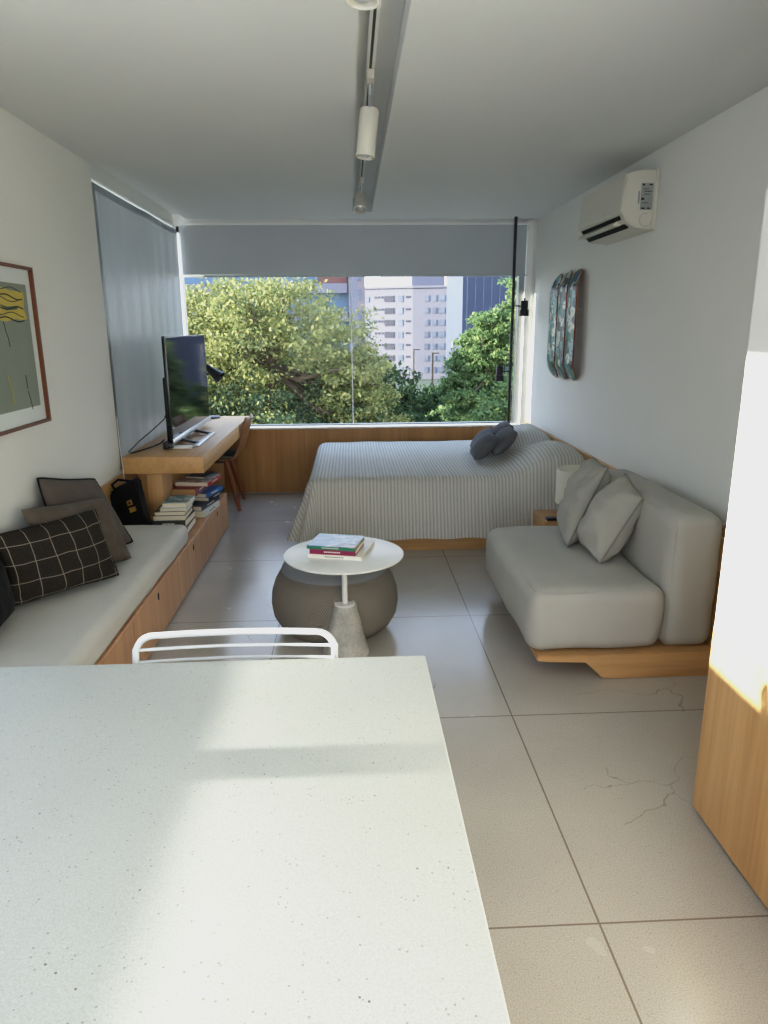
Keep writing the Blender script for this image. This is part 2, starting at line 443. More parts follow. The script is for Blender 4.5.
# ceiling with a groove for the lighting track and a slot for the blinds
bm = NB(); zt = ZC + 0.22
gx0, gx1, gy1 = 0.046, 0.200, 6.19
box(bm, XL - 0.2, gx0, YB, 4.47, ZC, zt)
box(bm, -1.385, gx0, 4.47, 6.57, ZC, zt)
box(bm, gx1, XR + 0.2, YB, 6.57, ZC, zt)
box(bm, gx0, gx1, gy1, 6.57, ZC, zt)
box(bm, gx0, gx1, YB, gy1, ZC + 0.10, zt)
box(bm, XL - 0.2, -1.385, 4.47, YF + 0.15, 2.50, zt)
box(bm, -1.385, XR + 0.2, 6.57, YF + 0.15, 2.50, zt)
struct('ceiling', bm, M['ceiling'])
# left wall: near window (behind the table end) and corner window at the far end
NW0, NW1, NZ0, NZ1 = -2.3, 2.10, 0.911, 1.898  # near window stretched on behind the camera to add bounce light
bm = NB(); x0, x1 = XL - 0.15, XL
box(bm, x0, x1, YB, NW0, 0, zt); box(bm, x0, x1, NW0, NW1, 0, NZ0); box(bm, x0, x1, NW0, NW1, NZ1, zt)
box(bm, x0, x1, NW1, 4.47, 0, zt)
box(bm, x0 - 0.1, -1.50, 4.47, 4.56, 0.64, 2.37); box(bm, x0 - 0.1, x1 - 0.06, 4.47, YF + 0.15, 0, 0.64); box(bm, x0 - 0.1, x1 - 0.06, 4.47, YF + 0.15, 2.37, zt)  # narrow first strip added behind the blind edge to block leaking sun
struct('wall_left', bm, M['wall'])
bm = NB(); box(bm, XR, XR + 0.15, YB, YF + 0.15, 0, zt); struct('wall_right', bm, M['wall'])
# unseen back wall; its broad opening is added to let in sky light
bm = NB()
box(bm, XL - 0.15, XR + 0.15, YB - 0.12, YB, 0, 0.3); box(bm, XL - 0.15, XR + 0.15, YB - 0.12, YB, 2.2, zt)
box(bm, XL - 0.15, XL + 0.2, YB - 0.12, YB, 0.3, 2.2); box(bm, XR - 0.7, XR + 0.15, YB - 0.12, YB, 0.3, 2.2)
struct('wall_back', bm, M['wall'])
bm = NB()
box(bm, XL - 0.1, XR + 0.15, YF + 0.01, YF + 0.15, 0, 0.616); box(bm, XL - 0.1, XR + 0.15, YF + 0.06, YF + 0.15, 2.40, zt)
box(bm, 1.655, XR + 0.15, YF - 0.0, YF + 0.15, 0.616, 2.444)
struct('wall_front', bm, M['wall'])
# near block on the right, clad in oak to sill height
bm = NB(); box(bm, 1.087, XR, YB, 1.925, 0.64, ZC); struct('wall_partition', bm, M['wall'])
bm = NB(); box(bm, 1.085, XR, YB, 1.927, 0.012, 0.64, 0.002); struct('trim_1', bm, M['oak_z'])
# oak panelling
bm = NB()
for a, b in ((-1.46, -0.439), (-0.436, 0.439), (0.442, 1.682)): box(bm, a, b, YF - 0.014, YF + 0.01, 0.012, 0.615, 0.001, 1)
struct('trim_2', bm, M['panel'])
bm = NB(); box(bm, XR - 0.022, XR, 1.93, YF - 0.014, 0.012, 0.645, 0.001, 1); struct('trim_3', bm, M['oak'])
bm = NB(); box(bm, XL, XL + 0.012, 3.05, 6.6, 0.0, 0.64, 0.001, 1); struct('trim_4', bm, M['oak'])

def window(name):
    o = bpy.data.objects.new(name, None); C.objects.link(o); o['kind'] = 'structure'; OFF[o.name] = Vector(); return o
w1 = window('window_1')
bm = NB()
box(bm, XL - 0.04, 1.655, YF + 0.10, YF + 0.14, 0.630, 0.643)
box(bm, XL - 0.04, 1.655, YF + 0.06, YF + 0.14, 2.35, 2.40)
box(bm, 1.553, 1.600, YF + 0.05, YF + 0.14, 0.632, 2.40); 
struct('window_frame', bm, M['alu'], w1)
bm = NB(); box(bm, 1.600, 1.657, YF - 0.004, YF + 0.14, 0.632, 2.44); box(bm, XL - 0.06, XL - 0.015, YF + 0.06, YF + 0.14, 0.632, 2.40)
struct('window_jamb', bm, M['plate_white'], w1)
bm = NB(); box(bm, XL + 0.0, 1.657, YF - 0.02, YF + 0.15, 0.616, 0.632, 0.002); struct('window_sill', bm, M['plate_white'], w1)
bm = NB(); box(bm, XL, 0.016, YF + 0.115, YF + 0.123, 0.642, 2.36); struct('window_pane', bm, M['glass'], w1)
bm = NB(); box(bm, 0.026, 1.556, YF + 0.115, YF + 0.123, 0.642, 2.36); struct('window_pane', bm, M['glass'], w1)
bm = NB(); box(bm, 0.016, 0.026, YF + 0.112, YF + 0.126, 0.642, 2.36); struct('glass_joint', bm, M['plate_white'], w1)
w2 = window('window_2')
bm = NB(); box(bm, x0 - 0.02, x0 + 0.03, 4.47, YF + 0.1, 0.64, 0.67); box(bm, x0 - 0.02, x0 + 0.03, 4.47, YF + 0.1, 2.34, 2.37)
struct('window_frame', bm, M['alu'], w2)
bm = NB(); box(bm, x0, x0 + 0.008, 4.47, YF + 0.1, 0.67, 2.34); struct('window_pane', bm, M['glass'], w2)
w3 = window('window_3')
bm = NB()
box(bm, x0 + 0.03, x0 + 0.09, NW0, NW1, NZ0, NZ0 + 0.03); box(bm, x0 + 0.03, x0 + 0.09, NW0, NW1, NZ1 - 0.03, NZ1)
box(bm, x0 + 0.03, x0 + 0.09, 1.112, 1.208, NZ0, NZ1); box(bm, x0 + 0.03, x0 + 0.09, -0.6, -0.5, NZ0, NZ1); box(bm, x0 + 0.03, x0 + 0.09, NW0, NW0 + 0.04, NZ0, NZ1); box(bm, x0 + 0.03, x0 + 0.09, NW1 - 0.04, NW1, NZ0, NZ1)
struct('window_frame', bm, M['alu'], w3)
bm = NB(); box(bm, x0 + 0.055, x0 + 0.063, NW0, NW1, NZ0, NZ1); struct('window_pane', bm, M['glass'], w3)

# ------------------------------------------------------------------ roller blinds
t = thing('roller_blind', 'grey roller blind half lowered across the front window', 'blind', (0.07, 6.62, 2.4))
bm = NB(); box(bm, -1.455, 1.592, 6.612, 6.616, 1.985, 2.40); link('blind_cloth', bm, M['blind'], t, smooth=0)
bm = NB(); box(bm, -1.455, 1.592, 6.606, 6.622, 1.968, 1.99, 0.003); link('bottom_bar', bm, M['blind'], t)
bm = NB(); box(bm, -1.44, 1.625, 6.585, 6.625, 2.400, 2.418, 0.003); link('head_rail', bm, M['plate_white'], t)
bm = NB(); box(bm, 1.596, 1.625, 6.59, 6.62, 2.345, 2.40, 0.003); link('end_bracket', bm, M['plate_white'], t)
bm = NB(); box(bm, 1.590, 1.606, 6.60, 6.62, 1.972, 1.98, 0.002); link('bar_end', bm, M['alu'], t)
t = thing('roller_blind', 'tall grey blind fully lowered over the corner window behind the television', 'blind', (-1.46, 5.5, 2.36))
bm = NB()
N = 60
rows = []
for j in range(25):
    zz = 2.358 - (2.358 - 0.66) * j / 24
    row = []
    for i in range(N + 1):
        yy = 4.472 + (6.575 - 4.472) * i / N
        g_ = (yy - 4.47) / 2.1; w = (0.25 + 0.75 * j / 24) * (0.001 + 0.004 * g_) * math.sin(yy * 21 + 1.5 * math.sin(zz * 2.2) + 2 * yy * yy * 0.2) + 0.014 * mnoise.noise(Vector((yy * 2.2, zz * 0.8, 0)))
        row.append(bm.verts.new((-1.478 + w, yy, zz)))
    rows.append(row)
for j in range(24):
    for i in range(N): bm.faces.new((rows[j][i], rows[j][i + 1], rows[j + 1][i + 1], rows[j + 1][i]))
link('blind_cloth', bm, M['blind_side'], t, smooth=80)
bm = NB(); tube(bm, [(-1.50, 4.48, 2.385), (-1.50, 6.52, 2.385)], 0.012, 12); link('roller_tube', bm, M['plate_white'], t)
bm = NB(); box(bm, -1.49, -1.465, 4.478, 6.5, 0.645, 0.662, 0.002); link('bottom_bar', bm, M['blind'], t)
bm = NB(); tube(bm, [(-1.455, 4.46, 1.0), (-1.448, 4.44, 0.80), (-1.436, 4.42, 0.68), (-1.43, 4.41, 0.56)], 0.0022, 6); link('pull_cord', bm, M['plate_white'], t)

# ------------------------------------------------------------------ ceiling lighting
bm = NB(); box(bm, 0.086, 0.120, -1.2, 6.1, ZC + 0.072, ZC + 0.10, 0.002); box(bm, 0.098, 0.108, -1.19, 6.09, ZC + 0.0705, ZC + 0.074, mi=1)
tag(link('lighting_track', bm, [M['plate_white'], M['black']], loc=(0.103, 2.4, ZC + 0.07)), 'long white lighting track recessed in the ceiling groove', 'lighting track')
def spot(label, y, base, direction, L=0.19, r=0.041):
    t = thing('track_spotlight', label, 'spotlight', (0.103, y, ZC + 0.07), 'spotlights on the ceiling track')
    b = Vector(base); d = Vector(direction).normalized()
    bm = NB(); box(bm, 0.088, 0.118, y - 0.07, y + 0.05, ZC + 0.036, ZC + 0.0715, 0.004); link('adapter', bm, M['fixture'], t)
    bm = NB(); tube(bm, [(0.103, y, ZC + 0.04), (0.103, y, ZC + 0.0), b + d * 0.01], 0.008, 10); link('arm', bm, M['silver'], t)
    bm = NB(); lathe(bm, [(0, 0), (r * 0.9, 0), (r, 0.006), (r, L), (r - 0.004, L), (r - 0.004, L - 0.03), (0, L - 0.03)], b, 32, d); body = link('can', bm, M['fixture'], t)
    bm = NB(); lathe(bm, [(r - 0.006, L - 0.024), (r * 0.7, L - 0.012), (r * 0.35, L - 0.002), (0, L + 0.002)], b, 24, d); link('lens', bm, M['lens'], body)
spot('white ceiling spotlight closest to the table, cut off by the photo top', 1.84, (0.058, 1.88, 2.44), (-0.07, -0.05, -1))
spot('white cylinder ceiling spotlight halfway along the track', 3.20, (0.104, 3.30, 2.415), (-0.12, -0.08, -1))
spot('white ceiling spotlight at the far end of the track by the window', 5.25, (0.098, 5.32, 2.43), (-0.05, -0.8, -1), L=0.15)

# ------------------------------------------------------------------ air conditioner
t = thing('air_conditioner', 'white wall air conditioner high on the right wall', 'air conditioner', (XR, 4.42, 2.05))
ya, yb = 4.04, 4.80
prof = [(1.683, 2.335), (1.60, 2.338), (1.525, 2.326), (1.506, 2.306), (1.498, 2.13), (1.50, 2.112), (1.522, 2.075), (1.57, 2.045), (1.66, 2.035), (1.683, 2.04)]
bm = NB(); prism(bm, prof, 1, ya + 0.012, yb - 0.012, 0.006); body = link('casing', bm, M['fixture'], t)
bm = NB(); prism(bm, [(a + 0.0, b) for a, b in [(1.683, 2.342), (1.668, 2.342), (1.66, 2.04), (1.683, 2.03)]], 1, ya, yb, 0.002); link('back_plate', bm, M['fixture'], t)
bm = NB(); prism(bm, [(1.510, 2.318), (1.502, 2.318), (1.486, 2.128), (1.494, 2.118), (1.500, 2.12)], 1, ya + 0.012, yb - 0.012, 0.002); link('front_panel', bm, M['fixture'], t)
bm = NB(); prism(bm, [(1.496, 2.111), (1.501, 2.113), (1.556, 2.054), (1.550, 2.046)], 1, ya + 0.06, yb - 0.05); link('air_outlet', bm, M['dark_gap'], t)
bm = NB(); prism(bm, [(1.504, 2.090), (1.478, 2.070), (1.482, 2.066), (1.524, 2.066), (1.526, 2.072)], 1, ya + 0.10, yb - 0.03, 0.001); link('louver', bm, M['fixture'], t)
bm = NB(); box(bm, 1.592, 1.658, ya + 0.0095, ya + 0.0125, 2.135, 2.27); lab = link('rating_label', bm, plain('grey sticker', rgb(150, 152, 148), 0.6, var=0.1, scale=60), t, smooth=0)
for x, z, w, h in ((1.585, 2.262, .012, .008), (1.625, 2.262, .018, .006), (1.60, 2.24, .03, .003), (1.612, 2.228, .04, .003), (1.604, 2.214, .03, .003), (1.585, 2.19, .016, .010), (1.60, 2.17, .03, .003), (1.59, 2.143, .02, .007), (1.62, 2.143, .014, .007)):
    x += 0.018; bm = NB(); box(bm, x - w / 2, x + w / 2, ya + 0.0085, ya + 0.0098, z - h / 2, z + h / 2); link('lettering', bm, M['dark_gap'], lab, smooth=0)
bm = NB()
for k in range(7): box(bm, 1.578, 1.586, ya + 0.010, ya + 0.0125, 2.168 + k * 0.009, 2.174 + k * 0.009)
link('side_lettering', bm, M['bld_win'], t, smooth=0)
bm = NB(); tube(bm, [(1.628 + 0.034 * math.cos(a), ya + 0.0118, 2.085 + 0.034 * math.sin(a)) for a in [PI * 0.4 + k * PI * 1.5 / 20 for k in range(21)]], 0.0012, 6); link('pipe_knockout', bm, M['alu'], t)
bm = NB(); lathe(bm, [(0, 0), (0.005, 0), (0, 0.002)], (1.4885, 4.33, 2.15), 12, (-1, 0, 0)); link('indicator', bm, M['dark_gap'], t)

# ------------------------------------------------------------------ skateboard decks on the wall
def m_deck(name, seed, a):
    n = NT(name); n.setp(0.35)
    v = n.coords(scale=(1, 13, 11), loc=(seed, seed * 2.3, seed))
    vo = n.node('ShaderNodeTexVoronoi', distance='CHEBYCHEV'); vo.inputs['Scale'].default_value = 1.6; vo.inputs['Randomness'].default_value = 0.8; n.link(v, vo.inputs['Vector'])
    r, g, b = n.sep(vo.outputs['Color'])
    base = n.ramp(r, [(0.0, rgb(18, 44, 48)), (0.18, rgb(70, 132, 130)), (0.34, rgb(196, 208, 202)), (0.5, rgb(30, 110, 86)), (0.62, rgb(120, 160, 168)), (0.76, rgb(44, 74, 104)), (0.9, rgb(204, 206, 190)), (1.0, a)], 'CONSTANT')
    f = n.noise(n.coords(scale=(1, 26, 40), loc=(seed, 0, 0)), 1.0, 4, 0.7)
    dk = n.math('GREATER_THAN', f, 0.57)
    n.base(n.mix(n.math('MULTIPLY', dk, 0.8), base, rgb(24, 52, 58)))
    return n.m
def deck(label, yc, ztop, zbot, seed, accent):
    W, T = 0.098, 0.011; zc = (ztop + zbot) / 2; H = (ztop - zbot) / 2
    bm = NB(); nu, nv = 8, 40; top, bot = {}, {}
    for j in range(nv + 1):
        s = -1 + 2 * j / nv; z = zc + H * s
        e = max(0.0, abs(s) - 0.70) / 0.30
        wid = W * math.sqrt(max(0.0, 1 - max(0.0, (abs(s) - 0.76) / 0.24) ** 2.3)) + 0.004
        kick = 0.062 * e ** 1.25
        for i in range(nu + 1):
            u = -1 + 2 * i / nu
            x = XR - 0.086 + kick + 0.012 * (u * u) * (1 - e)   # underside faces the room
            top[(i, j)] = bm.verts.new((x, yc + wid * u, z)); bot[(i, j)] = bm.verts.new((x + T, yc + wid * u, z))
    for j in range(nv):
        for i in range(nu):
            bm.faces.new((top[(i, j)], top[(i + 1, j)], top[(i + 1, j + 1)], top[(i, j + 1)]))
            f = bm.faces.new((bot[(i, j)], bot[(i, j + 1)], bot[(i + 1, j + 1)], bot[(i + 1, j)])); f.material_index = 1
        for i in (0, nu): f = bm.faces.new((top[(i, j)], top[(i, j + 1)], bot[(i, j + 1)], bot[(i, j)])); f.material_index = 1
    for j in (0, nv):
        for i in range(nu): f = bm.faces.new((top[(i, j)], top[(i + 1, j)], bot[(i + 1, j)], bot[(i, j)])); f.material_index = 1
    o = thing('skateboard_deck', label, 'skateboard', (XR, yc, zc), 'skateboard decks on the right wall')
    link('deck', bm, [m_deck('deck graphic %d' % seed, seed, accent), M['teak']], o)
    bm = NB(); box(bm, XR - 0.074, XR - 0.0005, yc - 0.012, yc + 0.012, zc + 0.12, zc + 0.124); link('wall_bracket', bm, M['plate_white'], o)
deck('teal printed skateboard deck farthest from the air conditioner, by the window', 5.72, 1.925, 1.125, 3, rgb(40, 60, 60))
deck('teal printed skateboard deck hung between two others on the right wall', 5.485, 1.928, 1.125, 11, rgb(200, 190, 140))
deck('teal printed skateboard deck closest to the sofa, casting a shadow', 5.25, 1.925, 1.135, 6, rgb(206, 200, 110))

# ------------------------------------------------------------------ framed picture on the left wall
t = thing('framed_picture', 'framed print with yellow flag shape in thin wooden frame on left wall', 'picture', (XL, 3.03, 1.1))
py0, py1, pz0, pz1 = 2.45, 3.458, 1.103, 1.80
bm = NB(); fw = 0.013
for a in ((py0, py1, pz0, pz0 + fw), (py0, py1, pz1 - fw, pz1), (py0, py0 + fw, pz0 + fw, pz1 - fw), (py1 - fw, py1, pz0 + fw, pz1 - fw)): box(bm, XL + 0.001, XL + 0.028, a[0], a[1], a[2], a[3], 0.001, 1)
link('frame', bm, M['walnut'], t)
bm = NB(); box(bm, XL + 0.001, XL + 0.010, py0 + fw, py1 - fw, pz0 + fw, pz1 - fw); link('mat_board', bm, plain('mat board', rgb(206, 212, 210), 0.8, var=0.01), t, smooth=0)
bm = NB(); xx = XL + 0.0115
box(bm, XL + 0.009, xx, py0 + 0.09, 3.398, 1.185, 1.722)
fz = [(2.960, 1.70), (3.040, 1.694), (3.140, 1.702), (3.240, 1.690), (3.360, 1.690), (3.365, 1.66), (3.350, 1.62), (3.370, 1.575), (3.340, 1.566), (3.260, 1.572), (3.160, 1.560), (3.060, 1.572), (2.960, 1.56)]
prism(bm, fz, 0, xx - 0.0004, xx + 0.0006, mi=1)
def pline(pts, mi=2, r=0.0016): 
    k = len(bm.faces); tube(bm, [(xx + 0.001, a, b) for a, b in pts], r, 5); bm.faces.ensure_lookup_table()
    for f in bm.faces[k:]: f.material_index = mi
for k, zc in enumerate((1.705, 1.672, 1.66, 1.626, 1.60, 1.578)):
    pline([(2.96 + i * 0.02, zc - 0.012 * (i / 20) + 0.008 * math.sin(i * 0.55 + k * 1.7)) for i in range(20)], r=0.003 if k % 2 else 0.002)
prism(bm, [(3.120, 1.632), (3.190, 1.622), (3.300, 1.628), (3.280, 1.612), (3.180, 1.606)], 0, xx - 0.0003, xx + 0.0008, mi=3)
pline([(3.140, 1.56), (3.150, 1.52), (3.165, 1.49), (3.170, 1.455)]); pline([(3.110, 1.34), (3.130, 1.28), (3.140, 1.215)], 1)
pline([(3.280, 1.33), (3.285, 1.27)]); pline([(3.285, 1.26), (3.300, 1.215), (3.310, 1.175)])
pline([(2.740, 1.56), (2.760, 1.45), (2.800, 1.30)])
link('print', bm, [plain('grey print field', rgb(126, 134, 122), 0.7, var=0.03), plain('yellow print', rgb(186, 168, 78), 0.7, var=0.05), plain('print ink', rgb(52, 54, 44), 0.7, var=0.05), plain('green ink', rgb(70, 96, 70), 0.7, var=0.05)], t, smooth=0)

# ------------------------------------------------------------------ dining table (foreground) and wire chair
t = thing('dining_table', 'large white terrazzo topped table filling the front', 'table', (-0.5, 0.95, 0))
bm = NB(); box(bm, -1.18, 0.172, 0.30, 1.585, 0.70, 0.74, 0.004, 3); link('tabletop', bm, M['terrazzo'], t)
for x in (-1.02, -0.08):
    bm = NB(); box(bm, x, x + 0.05, 0.42, 1.15, 0, 0.70, 0.003); link('leg', bm, M['oak_z'], t)
t = thing('wire_chair', 'white wire chair tucked behind the far edge of the terrazzo table', 'chair', (-0.296, 1.42, 0))
cx, hw = -0.298, 0.246
def backy(z): return 1.565 + (z - 0.46) * 0.22
R = 0.045
pts = [(cx - hw + 0.008, backy(0.46), 0.46), (cx - hw, backy(0.6), 0.6), (cx - hw, backy(0.755), 0.755)]
for k in range(1, 6):
    a = PI - k * PI / 2 / 6; z = 0.787 - R + R * math.sin(a); pts.append((cx - hw + R + R * math.cos(a), backy(z), z))
for k in range(9):
    s = -1 + 2 * k / 8; pts.append((cx + s * (hw - R), backy(0.787) + 0.012 * (1 - s * s), 0.787))
for k in range(1, 6):
    a = PI / 2 - k * PI / 2 / 6; z = 0.787 - R + R * math.sin(a); pts.append((cx + hw - R + R * math.cos(a), backy(z), z))
pts += [(cx + hw, backy(0.755), 0.755), (cx + hw, backy(0.6), 0.6), (cx + hw - 0.008, backy(0.46), 0.46)]
bm = NB(); tube(bm, pts, 0.0085, 12); link('back_frame', bm, M['chair_white'], t)
for z in (0.752, 0.722, 0.692, 0.662, 0.632):
    bm = NB(); tube(bm, [(cx + s * hw, backy(z) + 0.016 * (1 - s * s), z) for s in [-1 + 2 * k / 8 for k in range(9)]], 0.0042, 8); link('back_bar', bm, M['chair_white'], t)
seat = [(cx - hw + 0.008, 1.565, 0.46), (cx - hw, 1.40, 0.445), (cx - hw, 1.19, 0.455), (cx - hw + 0.04, 1.15, 0.455), (cx + hw - 0.04, 1.15, 0.455), (cx + hw, 1.19, 0.455), (cx + hw, 1.40, 0.445), (cx + hw - 0.008, 1.565, 0.46)]
bm = NB(); tube(bm, seat, 0.0085, 10, closed=True); link('seat_frame', bm, M['chair_white'], t)
for y in [1.20 + 0.045 * k for k in range(8)]:
    bm = NB(); tube(bm, [(cx + s * hw, y, 0.448 - 0.012 * (1 - s * s)) for s in [-1 + 2 * k / 8 for k in range(9)]], 0.0042, 8); link('seat_bar', bm, M['chair_white'], t)
for sx in (-1, 1):
    for y0_, y1_ in ((1.20, 1.16), (1.54, 1.60)):
        bm = NB(); tube(bm, [(cx + sx * (hw - 0.008), y0_, 0.45), (cx + sx * (hw + 0.005), y1_, 0.0)], 0.0085, 10); link('leg', bm, M['chair_white'], t)

# ------------------------------------------------------------------ storage bench along the left wall
t = thing('storage_bench', 'long low oak storage bench along the left wall', 'bench', (-1.22, 3.4, 0))
bm = NB(); box(bm, XL + 0.013, -1.004, 1.34, 5.43, 0.02, 0.265); box(bm, XL + 0.013, -0.984, 1.335, 5.435, 0.262, 0.282, 0.002, 1); box(bm, XL + 0.013, -0.986, 5.415, 5.435, 0.0, 0.264, 0.001, 1)
link('carcass', bm, M['bench_oak'], t)
ys = [1.337, 2.14, 2.961, 3.79, 4.609, 5.413]
for a, b in zip(ys, ys[1:]):
    bm = NB(); box(bm, -1.004, -0.986, a + 0.002, b - 0.002, 0.012, 0.2595, 0.001, 1); d = link('door', bm, M['bench_oak'], t)
    yc = (a + b) / 2
    bm = NB(); prism(bm, [(yc + 0.013 * math.cos(k * PI / 8), 0.222 + 0.021 * math.sin(k * PI / 8)) for k in range(16)], 0, -0.9865, -0.9852); link('finger_hole', bm, M['dark_gap'], d)  # thin dark disc on the door in place of the hole's shade
bm = NB(); roundbox(bm, XL + 0.014, -0.978, 1.38, 4.10, 0.283, 0.408, 0.045, 26, wr=0.004)
tag(link('bench_cushion', bm, M['bench_cloth'], loc=(-1.2, 2.75, 0.283)), 'long oatmeal linen seat pad on the oak bench', 'cushion')

def cushion(name, label, cat, corners, T, mat, group=None, seed=0, piping=None, **kw):
    bm = NB(); bd = pillow(bm, *corners, T=T, seed=seed, **kw)
    loc = sum((Vector(c) for c in corners), Vector()) / 4; loc.z = min(c[2] for c in corners)
    o = tag(link(name, bm, mat, loc=loc, smooth=75), label, cat, group)
    if piping:
        bm = NB(); tube(bm, bd, 0.005, 6, closed=True); link('piping', bm, piping, o)
    return o
g = 'throw cushions on the bench'
cushion('throw_cushion', 'brown grey linen cushion standing nearest the desk on the bench', 'cushion',
        [(-1.37, 3.19, 0.43), (-1.175, 3.69, 0.415), (-1.345, 3.68, 0.775), (-1.435, 3.20, 0.885)], 0.06, M['brown_cloth'], g, 1, M['black_soft'])
cushion('throw_cushion', 'taupe linen cushion squeezed behind the black checked cushion', 'cushion',
        [(-1.30, 3.00, 0.43), (-1.095, 3.40, 0.415), (-1.22, 3.44, 0.735), (-1.41, 2.94, 0.80)], 0.06, M['taupe_cloth'], g, 2, wr=0.014)
cushion('throw_cushion', 'black cushion with thin pale windowpane check on bench', 'cushion',
        [(-1.40, 2.74, 0.425), (-1.07, 3.13, 0.42), (-1.18, 3.22, 0.73), (-1.44, 2.73, 0.745)], 0.075, M['plaid'], g, 3, wr=0.012)
cushion('throw_cushion', 'plain black cushion cut off at the photo edge beside the checked one', 'cushion',
        [(-1.30, 2.30, 0.43), (-1.37, 2.72, 0.425), (-1.42, 2.72, 0.70), (-1.42, 2.30, 0.78)], 0.06, M['black_soft'], g, 4)

# black bag on the bench under the desk end
t = thing('shoulder_bag', 'black bag with gold emblem propped on the bench under the desk', 'bag', (-1.35, 4.22, 0.283))
bm = NB()
prof = [(-1.43, 0.285), (-1.448, 0.45), (-1.450, 0.575), (-1.432, 0.598), (-1.32, 0.652), (-1.295, 0.664), (-1.283, 0.65), (-1.276, 0.56), (-1.262, 0.46), (-1.245, 0.40), (-1.242, 0.285)]
prism(bm, prof, 1, 4.17, 4.27, 0.012); link('bag_body', bm, M['black_soft'], t)
bm = NB()
prism(bm, [(-1.352, 0.528), (-1.325, 0.540), (-1.318, 0.508), (-1.346, 0.500)], 1, 4.162, 4.171)
e = link('emblem', bm, M['gold'], t, smooth=0)
bm = NB(); prism(bm, [(-1.341, 0.523), (-1.331, 0.527), (-1.328, 0.513), (-1.338, 0.510)], 1, 4.160, 4.163); link('emblem_center', bm, M['dark_gap'], e, smooth=0)
bm = NB(); prism(bm, [(-1.342, 0.486), (-1.305, 0.498), (-1.300, 0.470), (-1.335, 0.458)], 1, 4.162, 4.171); link('name_plate', bm, M['gold'], t, smooth=0)
bm = NB(); tube(bm, [(-1.43, 4.22, 0.585), (-1.46 + 0.02, 4.20, 0.625), (-1.40, 4.20, 0.655), (-1.33, 4.22, 0.64)], 0.008, 8); link('handle', bm, M['black_soft'], t)

# ------------------------------------------------------------------ books
def book(label, x, y, z, w, d, h, rz=0, cover=(60, 60, 60), pages='paper', title=(230, 226, 216), group=None, tilt=0, top=None, spine='-y'):
    """flat book: w across x, d along y; spine on the given side."""
    o = bpy.data.objects.new('book', None); C.objects.link(o); OFF[o.name] = Vector(); tag(o, label, 'book', group)
    o.location = (x, y, z); o.rotation_euler = (tilt, 0, rz)
    cm = plain('book cover %d %d %d' % cover, rgb(*cover), 0.4, var=0.08, scale=20); tm = top or cm; c = 0.0022
    hw_, hd = w / 2, d / 2
    bm = NB(); box(bm, -hw_, hw_, -hd, hd, 0, c, 0, mi=0); box(bm, -hw_, hw_, -hd, hd, h - c, h, 0, mi=1)
    if spine == '-y': box(bm, -hw_, hw_, -hd, -hd + c, c, h - c)
    elif spine == '+x': box(bm, hw_ - c, hw_, -hd, hd, c, h - c)
    else: box(bm, -hw_, hw_, hd - c, hd, c, h - c)
    link('cover', bm, [cm, tm], o, smooth=0)
    bm = NB(); i = 0.004; box(bm, -hw_ + i, hw_ - (c if spine == '+x' else i), -hd + (c if spine == '-y' else i), hd - i, c, h - c); link('pages', bm, M[pages], o, smooth=0)
    if title and h > 0.014:
        bm = NB(); q = 0.0006
        n_ = max(3, int(w / 0.022))
        if spine == '-y':
            for k in range(n_):
                a = -w * 0.18 + k * w * 0.36 / n_
                box(bm, a, a + w * 0.27 / n_, -hd - q, -hd, h * 0.38, h * 0.62)
        elif spine == '+x':
            for k in range(n_):
                a = -d * 0.2 + k * d * 0.4 / n_
                box(bm, hw_, hw_ + q, a, a + d * 0.3 / n_, h * 0.38, h * 0.62)
        if len(bm.faces): link('spine_lettering', bm, plain('spine ink %d' % title[0], rgb(*title), 0.6, var=0.02), o, smooth=0)
        else: bm.free()
    return o
def m_cover_photo():
    n = NT('blue cloudy book cover'); n.setp(0.25)
    v = n.coords(scale=(5, 8, 1)); f = n.noise(v, 1.2, 4, 0.6, 0.8); x, y, z = n.sep(n.coords())
    k = n.math('ADD', n.math('MULTIPLY', f, 0.7), n.math('MULTIPLY', x, 1.6))
    c = n.ramp(k, [(0.12, rgb(40, 86, 124)), (0.3, rgb(92, 122, 164)), (0.42, rgb(150, 164, 186)), (0.5, rgb(66, 74, 92)), (0.6, rgb(190, 164, 150))])
    edge = n.math('GREATER_THAN', y, 0.085)
    n.base(n.mix(edge, c, rgb(38, 112, 124))); return n.m
gb = 'art books on the round side table'
zt_ = 0.508
book('white covered book at the bottom of the side table stack', -0.052, 3.175, zt_, 0.255, 0.265, 0.017, -0.27, (232, 228, 216), title=(70, 66, 62), group=gb)
book('magenta spined book in the middle of the side table stack', -0.074, 3.148, zt_ + 0.0175, 0.215, 0.19, 0.024, -0.24, (134, 24, 74), group=gb)
book('green spined book with blue cloudy cover topping the side table stack', -0.079, 3.145, zt_ + 0.042, 0.225, 0.195, 0.017, -0.27, (36, 112, 84), group=gb, top=m_cover_photo())

gb = 'books on the bench end'
def m_cover2(name, a, b, c):
    n = NT(name); n.setp(0.35)
    f = n.noise(n.coords(scale=(9, 14, 1)), 1.0, 2, 0.5, 1.0)
    n.base(n.ramp(f, [(0.40, a), (0.47, b), (0.56, a), (0.60, c)], 'CONSTANT')); return n.m
